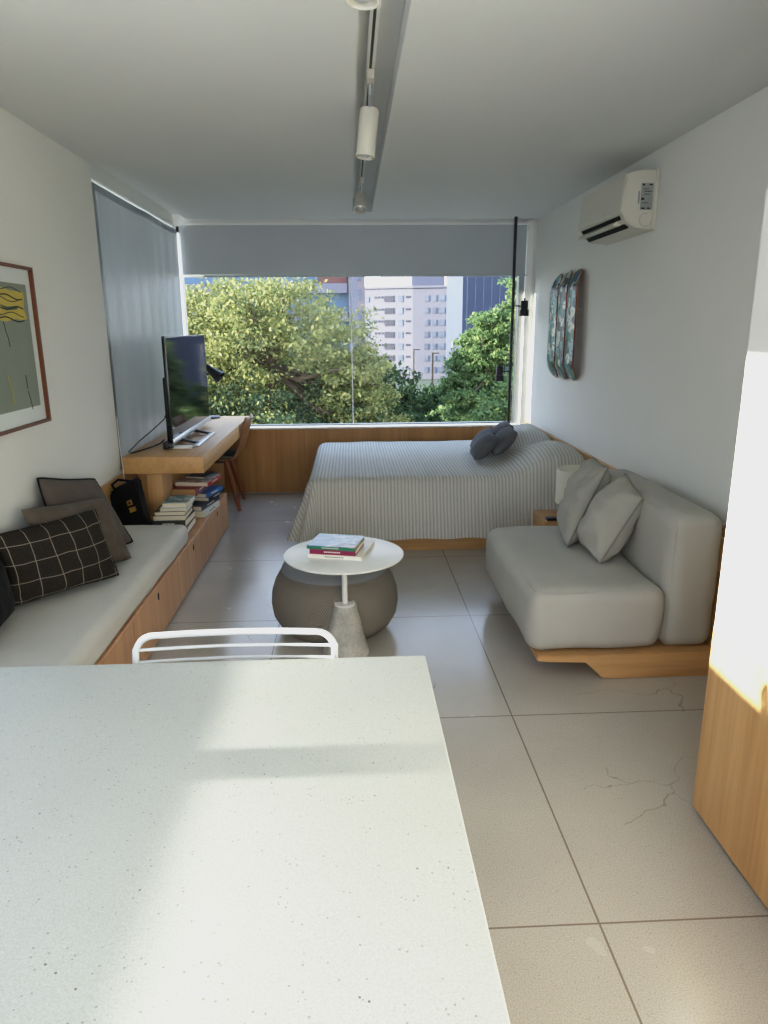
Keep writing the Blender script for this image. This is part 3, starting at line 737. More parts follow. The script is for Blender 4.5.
# pile nearest the seat pad
book('thick dark hardback lowest in the near bench pile', -1.145, 4.42, 0.2835, 0.22, 0.28, 0.045, 0.02, (52, 54, 52), group=gb)
book('olive hardback second from the bottom in the near bench pile', -1.145, 4.42, 0.329, 0.21, 0.27, 0.042, -0.02, (66, 70, 64), group=gb)
book('grey green hardback with pale pages in the near bench pile', -1.145, 4.41, 0.372, 0.20, 0.26, 0.034, 0.03, (56, 66, 62), group=gb, spine='+y', title=None)
book('dark hardback just under the top books of the near bench pile', -1.135, 4.40, 0.4065, 0.19, 0.25, 0.026, 0.02, (44, 50, 50), group=gb, spine='+y', title=None)
book('white paperback second from the top in the near bench pile', -1.115, 4.40, 0.433, 0.165, 0.24, 0.018, 0.04, (206, 208, 202), group=gb, spine='+y', title=None)
book('teal and white paperback on top of the near bench pile', -1.105, 4.41, 0.4515, 0.155, 0.22, 0.028, -0.03, (196, 206, 206), group=gb, spine='+y', title=None,
     top=m_cover2('teal and white cover', rgb(206, 212, 208), rgb(60, 134, 148), rgb(120, 70, 60)))
# pile further back under the desk
book('white spined book lowest in the far bench pile', -1.035, 4.86, 0.2835, 0.10, 0.34, 0.036, -0.12, (214, 214, 206), group=gb, spine='+x', title=(110, 110, 104))
book('dark navy book second lowest in the far bench pile', -1.075, 4.90, 0.320, 0.15, 0.36, 0.034, -0.16, (32, 40, 60), group=gb, spine='+x')
book('black hardback jutting out under the blue books', -1.07, 5.02, 0.3545, 0.19, 0.30, 0.026, -0.20, (26, 26, 28), group=gb, spine='+x')
book('bright blue paperback in the far bench pile', -1.075, 5.00, 0.381, 0.18, 0.28, 0.03, -0.24, (40, 100, 160), group=gb, spine='+x')
book('thick red hardback with tan page edges', -1.165, 4.93, 0.4115, 0.20, 0.32, 0.052, -0.06, (146, 34, 34), 'paper_tan', group=gb, spine='+x')
book('white and red book topping the far bench pile', -1.10, 5.00, 0.464, 0.24, 0.30, 0.03, -0.14, (172, 32, 40), group=gb, spine='+x',
     top=m_cover2('pale printed cover', rgb(196, 190, 182), rgb(120, 60, 60), rgb(90, 90, 96)))
book('dark grey paperback lying on the white and red book', -1.09, 5.07, 0.4945, 0.15, 0.2, 0.014, -0.3, (60, 62, 68), group=gb, spine='+x', title=None)
t = thing('desk_speaker', 'small black box speaker behind the red book on the bench', 'speaker', (-1.29, 4.85, 0.283))
bm = NB(); box(bm, -1.325, -1.265, 4.83, 4.93, 0.283, 0.50, 0.006); link('cabinet', bm, M['black_gloss'], t)
bm = NB(); lathe(bm, [(0.024, 0), (0.022, -0.004), (0.012, 0.002), (0, 0.004)], (-1.295, 4.829, 0.44), 20, (0, -1, 0)); link('driver', bm, M['black'], t)

# ------------------------------------------------------------------ desk
t = thing('desk', 'thick topped oak desk running along the corner window', 'desk', (-1.2, 5.5, 0))
bm = NB(); box(bm, XL + 0.013, -0.94, 4.45, 6.598, 0.637, 0.745, 0.003, 2); link('desktop', bm, M['oak'], t)
bm = NB(); box(bm, -1.335, -1.235, 4.55, 4.80, 0.283, 0.637, 0.002); box(bm, -1.40, -1.335, 4.60, 4.80, 0.283, 0.637, 0.002); link('support_panel', bm, M['oak_z'], t)
bm = NB(); box(bm, XL + 0.013, -1.2, 6.53, 6.57, 0.0, 0.637, 0.002); link('end_panel', bm, M['oak_z'], t)

# desk chair: moulded shell facing the wall, four splayed wooden legs
t = thing('desk_chair', 'wooden shell chair with splayed legs pushed under the desk', 'chair', (-1.19, 6.17, 0))
prof = [(-1.40, 0.452), (-1.36, 0.462), (-1.25, 0.452), (-1.12, 0.436), (-1.03, 0.440), (-0.985, 0.463), (-0.955, 0.51), (-0.925, 0.60), (-0.893, 0.70), (-0.868, 0.775), (-0.862, 0.79)]
bm = NB(); n_ = 14; A, B = {}, {}
for i, (px, pz) in enumerate(prof):
    q = prof[min(i + 1, len(prof) - 1)]; p = prof[max(i - 1, 0)]
    tx, tz = q[0] - p[0], q[1] - p[1]; l = math.hypot(tx, tz); nx, nz = -tz / l, tx / l
    back = max(0, i - 5) / 5; wdt = 0.215 - 0.03 * back
    if i in (0, len(prof) - 1): wdt *= 0.86
    for k in range(n_ + 1):
        s = -1 + 2 * k / n_
        cur = 0.03 * s * s * (0.6 + 0.6 * back) 
        xx_, zz_ = px + nx * cur, pz + nz * cur
        A[(i, k)] = bm.verts.new((xx_, 6.17 + wdt * s, zz_)); B[(i, k)] = bm.verts.new((xx_ - nx * 0.012, 6.17 + wdt * s, zz_ - nz * 0.012))
L_ = len(prof)
for i in range(L_ - 1):
    for k in range(n_):
        bm.faces.new((A[(i, k)], A[(i, k + 1)], A[(i + 1, k + 1)], A[(i + 1, k)])); bm.faces.new((B[(i, k)], B[(i + 1, k)], B[(i + 1, k + 1)], B[(i, k + 1)]))
    for k in (0, n_): bm.faces.new((A[(i, k)], A[(i + 1, k)], B[(i + 1, k)], B[(i, k)]))
for i in (0, L_ - 1):
    for k in range(n_): bm.faces.new((A[(i, k)], A[(i, k + 1)], B[(i, k + 1)], B[(i, k)]))
link('shell', bm, wood('chair plywood', rgb(150, 104, 62), rgb(118, 78, 44), 2), t, smooth=60)
bm = NB(); roundbox(bm, -1.38, -1.0, 5.99, 6.35, 0.452, 0.474, 0.01, 10); link('seat_pad', bm, M['seat_grey'], t)
bm = NB(); box(bm, -1.30, -1.06, 6.04, 6.30, 0.405, 0.428, 0.006); link('leg_mount', bm, M['black'], t)
for (tx, ty, fx, fy) in ((-1.09, 6.06, -0.975, 5.95), (-1.09, 6.28, -1.0, 6.395), (-1.28, 6.06, -1.40, 5.95), (-1.28, 6.28, -1.40, 6.395)):
    bm = NB(); tube(bm, [(tx, ty, 0.43), ((tx + fx) / 2, (ty + fy) / 2, 0.215), (fx, fy, 0.0)], [0.024, 0.021, 0.015], 14); link('leg', bm, M['teak'], t)

# ------------------------------------------------------------------ television, cables, desk lamp
t = thing('television', 'large flat screen television standing on the oak desk', 'television', (-1.21, 5.35, 0.745))
ty0, ty1, tz0, tz1 = 4.74, 6.03, 0.785, 1.482
bm = NB(); box(bm, -1.214, -1.192, ty0, ty1, tz0, tz1, 0.004, 2); link('cabinet', bm, M['black_gloss'], t)
bm = NB(); box(bm, -1.1925, -1.1905, ty0 + 0.012, ty1 - 0.012, tz0 + 0.03, tz1 - 0.010); link('screen', bm, M['screen'], t, smooth=0)
bm = NB(); roundbox(bm, -1.246, -1.212, ty0 + 0.05, ty1 - 0.06, tz0 - 0.01, 1.22, 0.015, 8); link('back_housing', bm, M['black_gloss'], t)
bm = NB(); box(bm, -1.205, -1.182, ty0 + 0.004, ty1 - 0.004, tz0 - 0.006, tz0 + 0.030, 0.004, 2); link('lower_bezel', bm, M['silver'], t)
for y in (4.96, 5.42):
    bm = NB(); prism(bm, [(-1.225, 0.79), (-1.19, 0.79), (-1.055, 0.756), (-1.055, 0.7465), (-1.075, 0.7465), (-1.225, 0.775)], 1, y - 0.018, y + 0.018, 0.003); link('stand_strut', bm, M['black'], t)
bm = NB(); box(bm, -1.085, -1.045, 4.84, 5.46, 0.7455, 0.758, 0.004); link('stand_foot', bm, M['silver'], t)
bm = NB(); box(bm, -1.28, -1.20, 5.10, 5.28, 0.7455, 0.79, 0.004); link('stand_neck', bm, M['black'], t)
bm = NB(); box(bm, -1.252, -1.215, 4.70, 4.76, 0.752, 0.80, 0.004); box(bm, -1.235, -1.19, 4.71, 4.74, 0.755, 0.79, 0.003); link('corner_clip', bm, M['black'], t)
bm = NB(); box(bm, -1.262, -1.075, 4.745, 4.805, 0.7455, 0.764, 0.004)
tag(link('remote_control', bm, M['plate_white'], loc=(-1.17, 4.77, 0.7455)), 'white slim remote lying before the television stand', 'remote')
bm = NB(); tube(bm, [(-1.27, 5.0, 1.0), (-1.30, 4.98, 0.92), (-1.36, 4.9, 0.86), (-1.42, 4.75, 0.80), (-1.447, 4.60, 0.755)], 0.004, 8)
tag(link('power_cable', bm, M['black'], loc=(-1.36, 4.9, 0.75)), 'thin black cable sagging from television back to the blind', 'cable')
bm = NB(); tube(bm, [(-1.27, 4.82, 0.80), (-1.30, 4.83, 0.775), (-1.34, 4.84, 0.757), (-1.37, 4.76, 0.752), (-1.40, 4.66, 0.751), (-1.43, 4.58, 0.751)], 0.005, 8)
tag(link('power_cable', bm, M['black'], loc=(-1.36, 4.75, 0.75)), 'black cable looping flat on the desk behind the television', 'cable')
t = thing('desk_lamp', 'black desk lamp peeking out behind the television', 'lamp', (-1.25, 6.5, 0.745))
bm = NB(); lathe(bm, [(0, 0), (0.085, 0), (0.085, 0.010), (0.075, 0.016), (0, 0.016)], (-1.27, 6.47, 0.7455), 32); link('base', bm, M['black'], t)
bm = NB(); tube(bm, [(-1.31, 6.47, 0.76), (-1.33, 6.45, 0.95), (-1.30, 6.42, 1.09)], 0.007, 10); link('arm', bm, M['black'], t)
bm = NB(); tube(bm, [(-1.30, 6.42, 1.09), (-1.245, 6.41, 1.165)], 0.006, 10); link('joint', bm, M['black'], t)
bm = NB(); ax = (0.72, -0.12, -0.62); lathe(bm, [(0, 0), (0.014, 0.0), (0.026, 0.008), (0.031, 0.05), (0.040, 0.10), (0.058, 0.155), (0.064, 0.165), (0.060, 0.163), (0.038, 0.10), (0, 0.06)], (-1.275, 6.41, 1.215), 28, ax); link('lamp_shade', bm, M['black'], t)

# ------------------------------------------------------------------ bed
t = thing('bed', 'low oak bed against the right wall by the window', 'bed', (0.7, 5.6, 0))
bm = NB(); box(bm, -0.14, 1.655, 4.735, 6.40, 0.0, 0.16, 0.003); link('bed_base', bm, M['oak_x'], t)
bm = NB(); roundbox(bm, -0.29, 1.65, 4.84, 6.42, 0.16, 0.48, 0.05, 10); link('mattress', bm, M['sofa'], t)
# bedspread
X0, X1, Y0, Y1, ZT = -0.235, 1.655, 4.86, 6.42, 0.512
def bulge(x, y):
    d = 0.0
    for yc, h in ((5.12, 0.185), (5.95, 0.20)):
        fx = 1 / (1 + math.exp(-(x - 1.26) / 0.07)) * (1 if x < 1.52 else max(0.0, 1 - ((x - 1.52) / 0.22) ** 2))
        fy = math.exp(-((abs(y - yc) / 0.40) ** 3.2))
        d = max(d, h * fx * fy)
    return d + 0.006 * mnoise.noise(Vector((x * 4, y * 4, 0))) + 0.012 * mnoise.noise(Vector((x * 1.5, y * 6, 2))) * (1 if x > 0.9 else 0.3)
bm = NB(); uvl = bm.loops.layers.uv.verify()
nx_, ny_ = 84, 40
G, UV = {}, {}
for i in range(nx_ + 1):
    for j in range(ny_ + 1):
        x = X0 + (X1 - X0) * i / nx_; y = Y0 + (Y1 - Y0) * j / ny_
        G[(i, j)] = bm.verts.new((x, y, ZT + bulge(x, y))); UV[G[(i, j)]] = (x, y)
for i in range(nx_):
    for j in range(ny_): bm.faces.new((G[(i, j)], G[(i + 1, j)], G[(i + 1, j + 1)], G[(i, j + 1)]))
# hanging sides: boundary path from head along the near side, round the foot corner, along the foot
path = [(G[(i, 0)], (0, -1), 0.0) for i in range(nx_, 0, -1)]
nc = 14
path += [(G[(0, 0)], (math.sin(-k * PI / 2 / nc), -math.cos(k * PI / 2 / nc)), math.sin(PI * k / nc)) for k in range(nc + 1)]
path += [(G[(0, j)], (-1, 0), 0.0) for j in range(1, ny_ + 1)]
prevring = [p[0] for p in path]; rings = 22; Hh = 0.40
def fold(p, s):
    return 0.016 * math.sin(p * 13 + 2 * math.sin(p * 3)) * s ** 1.5 + 0.01 * mnoise.noise(Vector((p * 5, s * 2, 9))) * s
for r in range(1, rings + 1):
    ring = []
    for k, (v, d, cor) in enumerate(path):
        s = r / rings; th = s * 5
        rr = 0.055
        L = s * (Hh + 0.06)
        arcL = rr * PI / 2
        if L < arcL: a = L / rr; out, dn = rr * math.sin(a), rr * (1 - math.cos(a))
        else: out, dn = rr, rr + (L - arcL)
        out += 0.125 * s ** 1.2 * (1 + 0.15 * cor) + fold(v.co.x * 1.0 - v.co.y + k * 0.02 * (cor > 0), s) + (0.045 + 0.03 * math.sin(k * 1.3)) * cor * s
        z0_ = v.co.z
        z = z0_ - dn * ((z0_ - 0.098) / (Hh + 0.06 - arcL + rr)) 
        z = max(z, 0.06)
        p = Vector((v.co.x + d[0] * out, v.co.y + d[1] * out, z))
        if p.x > 1.662: p.x = 1.662
        q = bm.verts.new(p); ring.append(q)
        if k < nx_: UV[q] = (v.co.x, v.co.y - L)
        elif k <= nx_ + nc: UV[q] = (v.co.x - L * math.sin((k - nx_) / nc * PI / 2), v.co.y - L * math.cos((k - nx_) / nc * PI / 2))
        else: UV[q] = (v.co.x - L, v.co.y)
    for k in range(len(path) - 1):
        a, b, c, d = prevring[k], prevring[k + 1], ring[k + 1], ring[k]
        if a is b: bm.faces.new((a, c, d))
        else: bm.faces.new((a, b, c, d))
    prevring = ring
for f in bm.faces:
    for lp in f.loops: lp[uvl].uv = UV[lp.vert]
tag(link('bedspread', bm, M['bedspread'], loc=(0.7, 5.6, 0.5), smooth=80), 'beige and grey striped bedspread draped over the low bed', 'bedspread')
g = 'charcoal cushions on the bed'
def bedcush(label, x, y, z, seed, k=1.0):
    cushion('bed_cushion', label, 'cushion', [(x + 0.01, y + 0.30 * k, z + 0.01), (x, y, z), (x + 0.19 * k, y + 0.05, z + 0.165 * k), (x + 0.20 * k, y + 0.34 * k, z + 0.17 * k)], 0.068, M['bed_pillow'], g, seed, wr=0.003, power=0.5, pinch=0.06)
bedcush('grey bed cushion in front at the left of the cluster', 0.925, 5.20, 0.548, 31)
bedcush('grey bed cushion in front at the right of the cluster', 1.075, 5.24, 0.575, 32, 1.05)
bedcush('grey bed cushion behind the front left cushion', 0.985, 5.54, 0.535, 33)
bedcush('grey bed cushion behind the front right cushion', 1.135, 5.60, 0.58, 34)

# ------------------------------------------------------------------ pole lamp
t = thing('pole_lamp', 'black floor to ceiling pole with two small spotlights', 'lamp', (1.455, 6.44, 0))
bm = NB(); tube(bm, [(1.455, 6.45, 0.0), (1.455, 6.45, ZC)], 0.0135, 14); link('pole', bm, M['black'], t)
for z, sx in ((1.705, 1), (1.135, -1)):
    bm = NB(); tube(bm, [(1.455, 6.45, z), (1.455 + sx * 0.075, 6.445, z)], 0.006, 8); a = link('arm', bm, M['black'], t)
    xx_ = 1.455 + sx * 0.10
    bm = NB(); lathe(bm, [(0, 0.045), (0.03, 0.045), (0.033, 0.04), (0.033, -0.03), (0.042, -0.034), (0.043, -0.085), (0.038, -0.085), (0.034, -0.05), (0, -0.05)], (xx_, 6.44, z), 24, (0.0, 0.05, 1)); link('spot_head', bm, M['black'], a)
    bm = NB(); lathe(bm, [(0, 0.07), (0.008, 0.07), (0.008, 0.04)], (xx_, 6.44, z), 12); link('dimmer_knob', bm, M['black'], a)

# ------------------------------------------------------------------ sofa
t = thing('sofa', 'light grey armless sofa on a stepped oak base', 'sofa', (1.2, 3.36, 0))
bm = NB(); prism(bm, [(0.80, 0.116), (0.80, 0.094), (0.84, 0.092), (1.02, 0.088), (1.085, 0.012), (1.11, 0.0), (1.635, 0.0), (1.635, 0.116)], 1, 2.80, 3.93, 0.005); link('base', bm, M['oak_x'], t)
bm = NB(); box(bm, 1.612, 1.635, 2.82, 3.93, 0.116, 0.62, 0.004); link('back_board', bm, M['oak'], t)
bm = NB(); roundbox(bm, 0.765, 1.374, 2.82, 3.90, 0.117, 0.415, 0.066, 24, puff=0.010, wr=0.008, seed=2); se_ = link('seat_cushion', bm, M['sofa'], t, smooth=80)
bm = NB(); tube(bm, [(0.785, 3.7, 0.396), (0.785, 3.3, 0.397), (0.786, 2.95, 0.397), (0.795, 2.87, 0.398), (0.83, 2.842, 0.398), (0.9, 2.838, 0.397), (1.1, 2.835, 0.398), (1.3, 2.839, 0.396)], 0.0035, 8); link('seam', bm, M['sofa'], se_)
bm = NB(); roundbox(bm, 1.374, 1.611, 2.835, 3.92, 0.117, 0.735, 0.066, 24, puff=0.006, wr=0.005, seed=5); bc_ = link('back_cushion', bm, M['sofa'], t, smooth=80)
bm = NB(); tube(bm, [(1.394, 2.853, z) for z in (0.16, 0.3, 0.45, 0.6, 0.665)] + [(1.397, 2.868, 0.70), (1.396, 2.90, 0.716)] + [(1.394, y, 0.717) for y in (3.1, 3.4, 3.8)], 0.0035, 8); link('seam', bm, M['sofa'], bc_)
g = 'linen pillows on the sofa'
cushion('sofa_pillow', 'pale grey linen pillow standing nearer the bed lamp on the sofa', 'pillow',
        [(1.17, 3.78, 0.43), (1.085, 3.38, 0.425), (1.345, 3.56, 0.815), (1.375, 3.90, 0.81)], 0.095, M['sofa_pillow'], g, 41, M['pillow_seam'], wr=0.012)
cushion('sofa_pillow', 'pale grey linen pillow slumped in front, closer to the sofa end', 'pillow',
        [(1.165, 3.43, 0.43), (1.165, 3.12, 0.425), (1.385, 3.19, 0.735), (1.365, 3.385, 0.825)], 0.11, M['sofa_pillow'], g, 42, M['pillow_seam'], wr=0.012)

# nightstand and lamp
t = thing('nightstand', 'low oak nightstand between bed and sofa', 'nightstand', (1.42, 4.36, 0))
bm = NB(); box(bm, 1.225, 1.64, 4.28, 4.58, 0.0, 0.318, 0.003); link('cabinet', bm, M['oak_x'], t)
bm = NB(); box(bm, 1.235, 1.63, 4.272, 4.282, 0.15, 0.305, 0.002); link('drawer', bm, M['oak_x'], t)
bm = NB(); box(bm, 1.24, 1.40, 4.29, 4.345, 0.3185, 0.338, 0.006); tag(link('tray', bm, M['black_gloss'], loc=(1.31, 4.32, 0.3185)), 'flat black tray on the nightstand under the lamp', 'tray')
t = thing('table_lamp', 'table lamp with white drum shade on the nightstand', 'lamp', (1.478, 4.44, 0.3185))
bm = NB(); lathe(bm, [(0, 0), (0.06, 0), (0.06, 0.012), (0.012, 0.02), (0.012, 0.16), (0, 0.16)], (1.478, 4.44, 0.3185), 28); link('base', bm, M['black'], t)
bm = NB(); lathe(bm, [(0.138, 0), (0.142, 0), (0.140, 0.225), (0.136, 0.225), (0.138, 0.0)], (1.478, 4.44, 0.402), 48); link('lamp_shade', bm, M['shade'], t)
bm = NB(); lathe(bm, [(0, 0.03), (0.02, 0.0), (0.03, -0.03), (0.018, -0.06), (0, -0.065)], (1.478, 4.44, 0.56), 20); link('bulb', bm, M['lens'], t)

# ------------------------------------------------------------------ pouf and side table
t = thing('pouf', 'round taupe knitted pouf behind the side table', 'pouf', (-0.1, 3.45, 0))
cen = (-0.10, 3.45, 0)
prof = [(0, 0.0), (0.20, 0.0), (0.245, 0.012), (0.29, 0.05), (0.318, 0.10), (0.327, 0.16), (0.322, 0.22), (0.305, 0.275), (0.285, 0.31), (0.268, 0.325)]
bm = NB(); lathe(bm, prof, cen, 72, uv=True); link('side', bm, M['pouf'], t, smooth=60)
bm = NB(); lathe(bm, [(0.270, 0.322), (0.268, 0.345), (0.25, 0.362), (0.15, 0.372), (0, 0.375)], cen, 72, uv=True); link('top_panel', bm, M['pouf_top'], t, smooth=60)
bm = NB(); tube(bm, [(cen[0] + 0.271 * math.cos(a), cen[1] + 0.271 * math.sin(a), 0.326) for a in [2 * PI * k / 60 for k in range(60)]], 0.005, 6, closed=True); link('piping', bm, M['pouf'], t)
t = thing('side_table', 'round white side table on a concrete cone base', 'side table', (-0.045, 3.11, 0))
tc_ = (-0.045, 3.135, 0)
bm = NB(); lathe(bm, [(0, 0.497), (0.275, 0.497), (0.279, 0.501), (0.279, 0.506), (0.276, 0.5075), (0, 0.5075)], tc_, 72); link('tabletop', bm, M['plate_white'], t)
bm = NB(); tube(bm, [(tc_[0], tc_[1], 0.25), (tc_[0], tc_[1], 0.4975)], 0.013, 20); link('pole', bm, M['plate_white'], t)
bm = NB(); lathe(bm, [(0, 0.251), (0.050, 0.251), (0.051, 0.257), (0.048, 0.261), (0, 0.261)], tc_, 32); link('collar', bm, M['plate_white'], t)
bm = NB(); lathe(bm, [(0, 0), (0.108, 0.0), (0.112, 0.006), (0.054, 0.25), (0.050, 0.2515), (0, 0.2515)], tc_, 48); link('concrete_base', bm, M['concrete'], t)

# ------------------------------------------------------------------ outside
GZ = -11.5
bm = NB(); box(bm, -150, 150, 9.5, 320, GZ - 0.5, GZ); struct('ground', bm, M['street'])

def leaves_mesh(name, blobs, n, size, mat, parent, off, flat=0.0, clump=90):
    """crown: leaves gathered in clumps inside ellipsoid blobs (cx,cy,cz,rx,ry,rz,weight)."""
    w = np.array([b[6] for b in blobs], float); w /= w.sum()
    nc_ = max(1, n // clump)
    idx = rng.choice(len(blobs), nc_, p=w); B_ = np.array(blobs)[idx]
    d = rng.normal(size=(nc_, 3)); d /= np.linalg.norm(d, axis=1)[:, None]
    rad = rng.random(nc_) ** 0.38
    cc = B_[:, :3] + d * rad[:, None] * B_[:, 3:6]
    sc = np.repeat(0.10 * (B_[:, 3] + B_[:, 4] + B_[:, 5]) / 3 + 0.12, clump)
    P = np.repeat(cc, clump, axis=0) + rng.normal(size=(nc_ * clump, 3)) * (sc * 0.58)[:, None] * np.array([1, 1, 0.55])
    N_ = len(P)
    nr = rng.normal(size=(N_, 3)); nr[:, 2] = np.abs(nr[:, 2]) + flat; nr /= np.linalg.norm(nr, axis=1)[:, None]
    a = np.cross(nr, rng.normal(size=(N_, 3))); a /= np.linalg.norm(a, axis=1)[:, None]; b = np.cross(nr, a)
    s = size * (0.6 + 0.8 * rng.random(N_))[:, None]
    V = np.stack([P - a * s, P + b * s * 0.5 + nr * s * 0.1, P + a * s, P - b * s * 0.5 + nr * s * 0.1], axis=1).reshape(-1, 3) - np.array(off)
    me = bpy.data.meshes.new(name); me.vertices.add(len(V)); me.vertices.foreach_set('co', V.ravel())
    me.loops.add(4 * N_); me.loops.foreach_set('vertex_index', np.arange(4 * N_)); me.polygons.add(N_)
    me.polygons.foreach_set('loop_start', np.arange(0, 4 * N_, 4)); me.polygons.foreach_set('loop_total', np.full(N_, 4))
    me.update(); me.materials.append(mat)
    o = bpy.data.objects.new(name, me); C.objects.link(o); o.parent = parent; return o
def tree(label, base, blobs, n, size, leaf, r=0.2, group='trees outside the window', low=None):
    t = thing('tree', label, 'tree', base, group); bx, by, bz = base
    leaves_mesh('crown', blobs, n, size, M[leaf], t, base)
    if low: leaves_mesh('lower_foliage', low[0], low[1], size, M[low[2]], t, base)
    b0 = blobs[0]; top = Vector((b0[0], b0[1], b0[2] - b0[5] * 0.55))
    bm = NB(); tube(bm, [(bx, by, bz), (bx + (top.x - bx) * 0.3, by, bz + (top.z - bz) * 0.5), top], [r, r * 0.75, r * 0.6], 10); link('trunk', bm, M['bark'], t)
    for b in blobs:
        for q in range(3):
            e = Vector((b[0] + rng.uniform(-.7, .7) * b[3], b[1] + rng.uniform(-.7, .3) * b[4], b[2] + rng.uniform(-.1, .75) * b[5]))
            mid = (top + e) / 2 + Vector((rng.uniform(-.2, .2), rng.uniform(-.2, .2), -0.25))
            bm = NB(); tube(bm, [top, mid, e], [r * 0.4, r * 0.24, r * 0.06], 7); link('branch', bm, M['bark'], t)
tree('big yellow green sunlit tree filling the left of the window', (-2.2, 17.6, GZ),
     [(-1.9, 17.6, 1.4, 2.6, 1.9, 1.35, 5), (-4.0, 17.8, 0.9, 1.5, 1.8, 1.7, 2.4), (0.1, 17.4, 0.1, 1.05, 1.2, 1.0, 2), (0.5, 17.2, -0.9, 0.9, 1.0, 0.7, 1.3)], 50000, 0.05, 'leaf_yellow', 0.28,
     low=([(-2.2, 17.2, -0.9, 3.1, 1.5, 1.4, 4), (-4.2, 17.4, -1.2, 1.8, 1.4, 1.3, 1.5), (-0.5, 17.0, -1.6, 1.4, 1.2, 0.8, 1.2)], 38000, 'leaf_shade'))
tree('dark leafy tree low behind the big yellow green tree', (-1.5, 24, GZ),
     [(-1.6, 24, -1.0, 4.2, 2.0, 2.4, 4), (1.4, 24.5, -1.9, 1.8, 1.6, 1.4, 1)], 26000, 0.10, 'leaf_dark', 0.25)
tree('green tree before the navy building at the right of the window', (5.2, 24, GZ),
     [(4.75, 24, 1.35, 0.75, 0.8, 0.75, 1.4), (4.4, 24.3, 0.75, 0.8, 0.8, 0.7, 1.2), (5.9, 24, 1.7, 1.0, 0.9, 0.9, 1.2), (5.8, 23.6, 0.4, 1.1, 1.0, 1.0, 1.6), (4.2, 24.2, 0.1, 0.95, 0.9, 0.7, 1.4), (3.55, 24.2, -0.25, 0.6, 0.7, 0.45, 0.6), (4.6, 23.8, -0.9, 1.5, 1.1, 0.8, 1.6)], 44000, 0.065, 'leaf_green', 0.22)
tree('bright green tree closest to the black pole at the window edge', (4.9, 17, GZ),
     [(4.2, 17, 0.2, 0.55, 0.6, 0.45, 1), (3.95, 17, -0.55, 0.9, 0.7, 0.5, 1.6), (4.5, 17, 1.3, 0.6, 0.7, 0.7, 1.2), (4.05, 16.8, 2.35, 0.5, 0.5, 0.35, 0.5), (3.2, 16.6, -1.0, 0.75, 0.6, 0.4, 1), (4.2, 16.6, -1.4, 1.0, 0.7, 0.4, 1)], 26000, 0.055, 'leaf_green', 0.15)
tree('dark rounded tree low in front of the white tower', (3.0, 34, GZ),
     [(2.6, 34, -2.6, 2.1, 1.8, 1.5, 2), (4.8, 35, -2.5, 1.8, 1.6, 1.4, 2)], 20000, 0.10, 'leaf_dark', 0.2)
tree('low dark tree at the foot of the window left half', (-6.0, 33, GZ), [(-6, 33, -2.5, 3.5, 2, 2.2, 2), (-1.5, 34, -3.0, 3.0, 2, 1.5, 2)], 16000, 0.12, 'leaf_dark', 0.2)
tree('low green tree under the pole at the lower right of the window', (6.0, 30, GZ), [(5.4, 30, -3.0, 2.6, 2.0, 1.4, 2), (7.5, 30, -2.2, 2, 2, 1.8, 1)], 20000, 0.10, 'leaf_green', 0.2)
tree('low yellowish tree by the sill at the middle of the window', (1.2, 15.0, GZ), [(0.4, 15.0, -1.7, 1.3, 0.9, 0.75, 2), (2.6, 15.2, -2.0, 1.6, 0.8, 0.55, 1.2)], 16000, 0.055, 'leaf_yellow', 0.15)

# white apartment tower
t = thing('apartment_tower', 'tall white apartment tower beyond the trees', 'building', (15, 200, GZ))
cA, cB, cC = Vector((3.5, 194.5, 0)), Vector((16.6, 190, 0)), Vector((25.5, 188.2, 0))
def slabpoly(bm, pts, z0, z1): prism(bm, [(p[0], p[1]) for p in pts], 2, z0, z1)
bm = NB(); slabpoly(bm, [cA, cB, cC, (26.5, 215, 0), (6, 222, 0)], GZ, 11.9); link('wall', bm, M['stucco_white'], t, smooth=0)
bm = NB(); slabpoly(bm, [(3.2, 194.2), (16.6, 189.6), (25.7, 187.9), (26.8, 215.4), (5.6, 222.6)], 11.6, 12.15); link('parapet', bm, M['stucco_white'], t, smooth=0)
bm = NB(); slabpoly(bm, [(9.0, 204), (16.8, 195), (25.5, 195), (25.5, 210), (10, 212)], 12.1, 19); link('penthouse', bm, M['stucco_white'], t, smooth=0)
def facade(p0, p1, s, z, w, h, name, mat, depth=0.12):
    d = (p1 - p0).normalized(); nrm = Vector((d.y, -d.x, 0)); c = p0 + (p1 - p0) * s
    a = c - d * w / 2 + nrm * depth; b = c + d * w / 2 + nrm * depth; e = c + d * w / 2 - nrm * depth; f = c - d * w / 2 - nrm * depth
    bm = NB(); slabpoly(bm, [a, b, e, f], z - h / 2, z + h / 2); return link(name, bm, mat, t, smooth=0)
for r in range(8):
    z = 9.0 - r * 3.03
    facade(cA, cB, 0.10, z, 1.2, 1.4, 'window', M['bld_win'])
    facade(cA, cB, 0.54, z, 2.6, 1.5, 'balcony', M['bld_dark'])
    facade(cA, cB, 0.76, z, 1.3, 1.6, 'window', M['bld_win'])
    for s in (0.27, 0.335, 0.40, 0.88, 0.93): facade(cA, cB, s, z + 0.4, 0.42, 0.5, 'vent', M['bld_dark'])
    for s, w in ((0.40, 1.0), (0.62, 1.0), (0.84, 1.5)): facade(cB, cC, s, z, w, 1.5, 'window', M['bld_win'])
facade(cB, cC, 0.985, -2, 0.25, 28, 'corner_strip', M['bld_dark'], 0.3)
t = thing('pink_tower', 'narrow pinkish tower beside the white apartment tower', 'building', (27, 225, GZ))
M['pinkish'] = plain('pinkish stucco', rgb(176, 146, 134), 0.9, var=0.04, scale=0.3)
bm = NB(); box(bm, 29.6, 35.0, 220, 236, GZ, 32); link('wall', bm, M['pinkish'], t, smooth=0)
bm = NB()
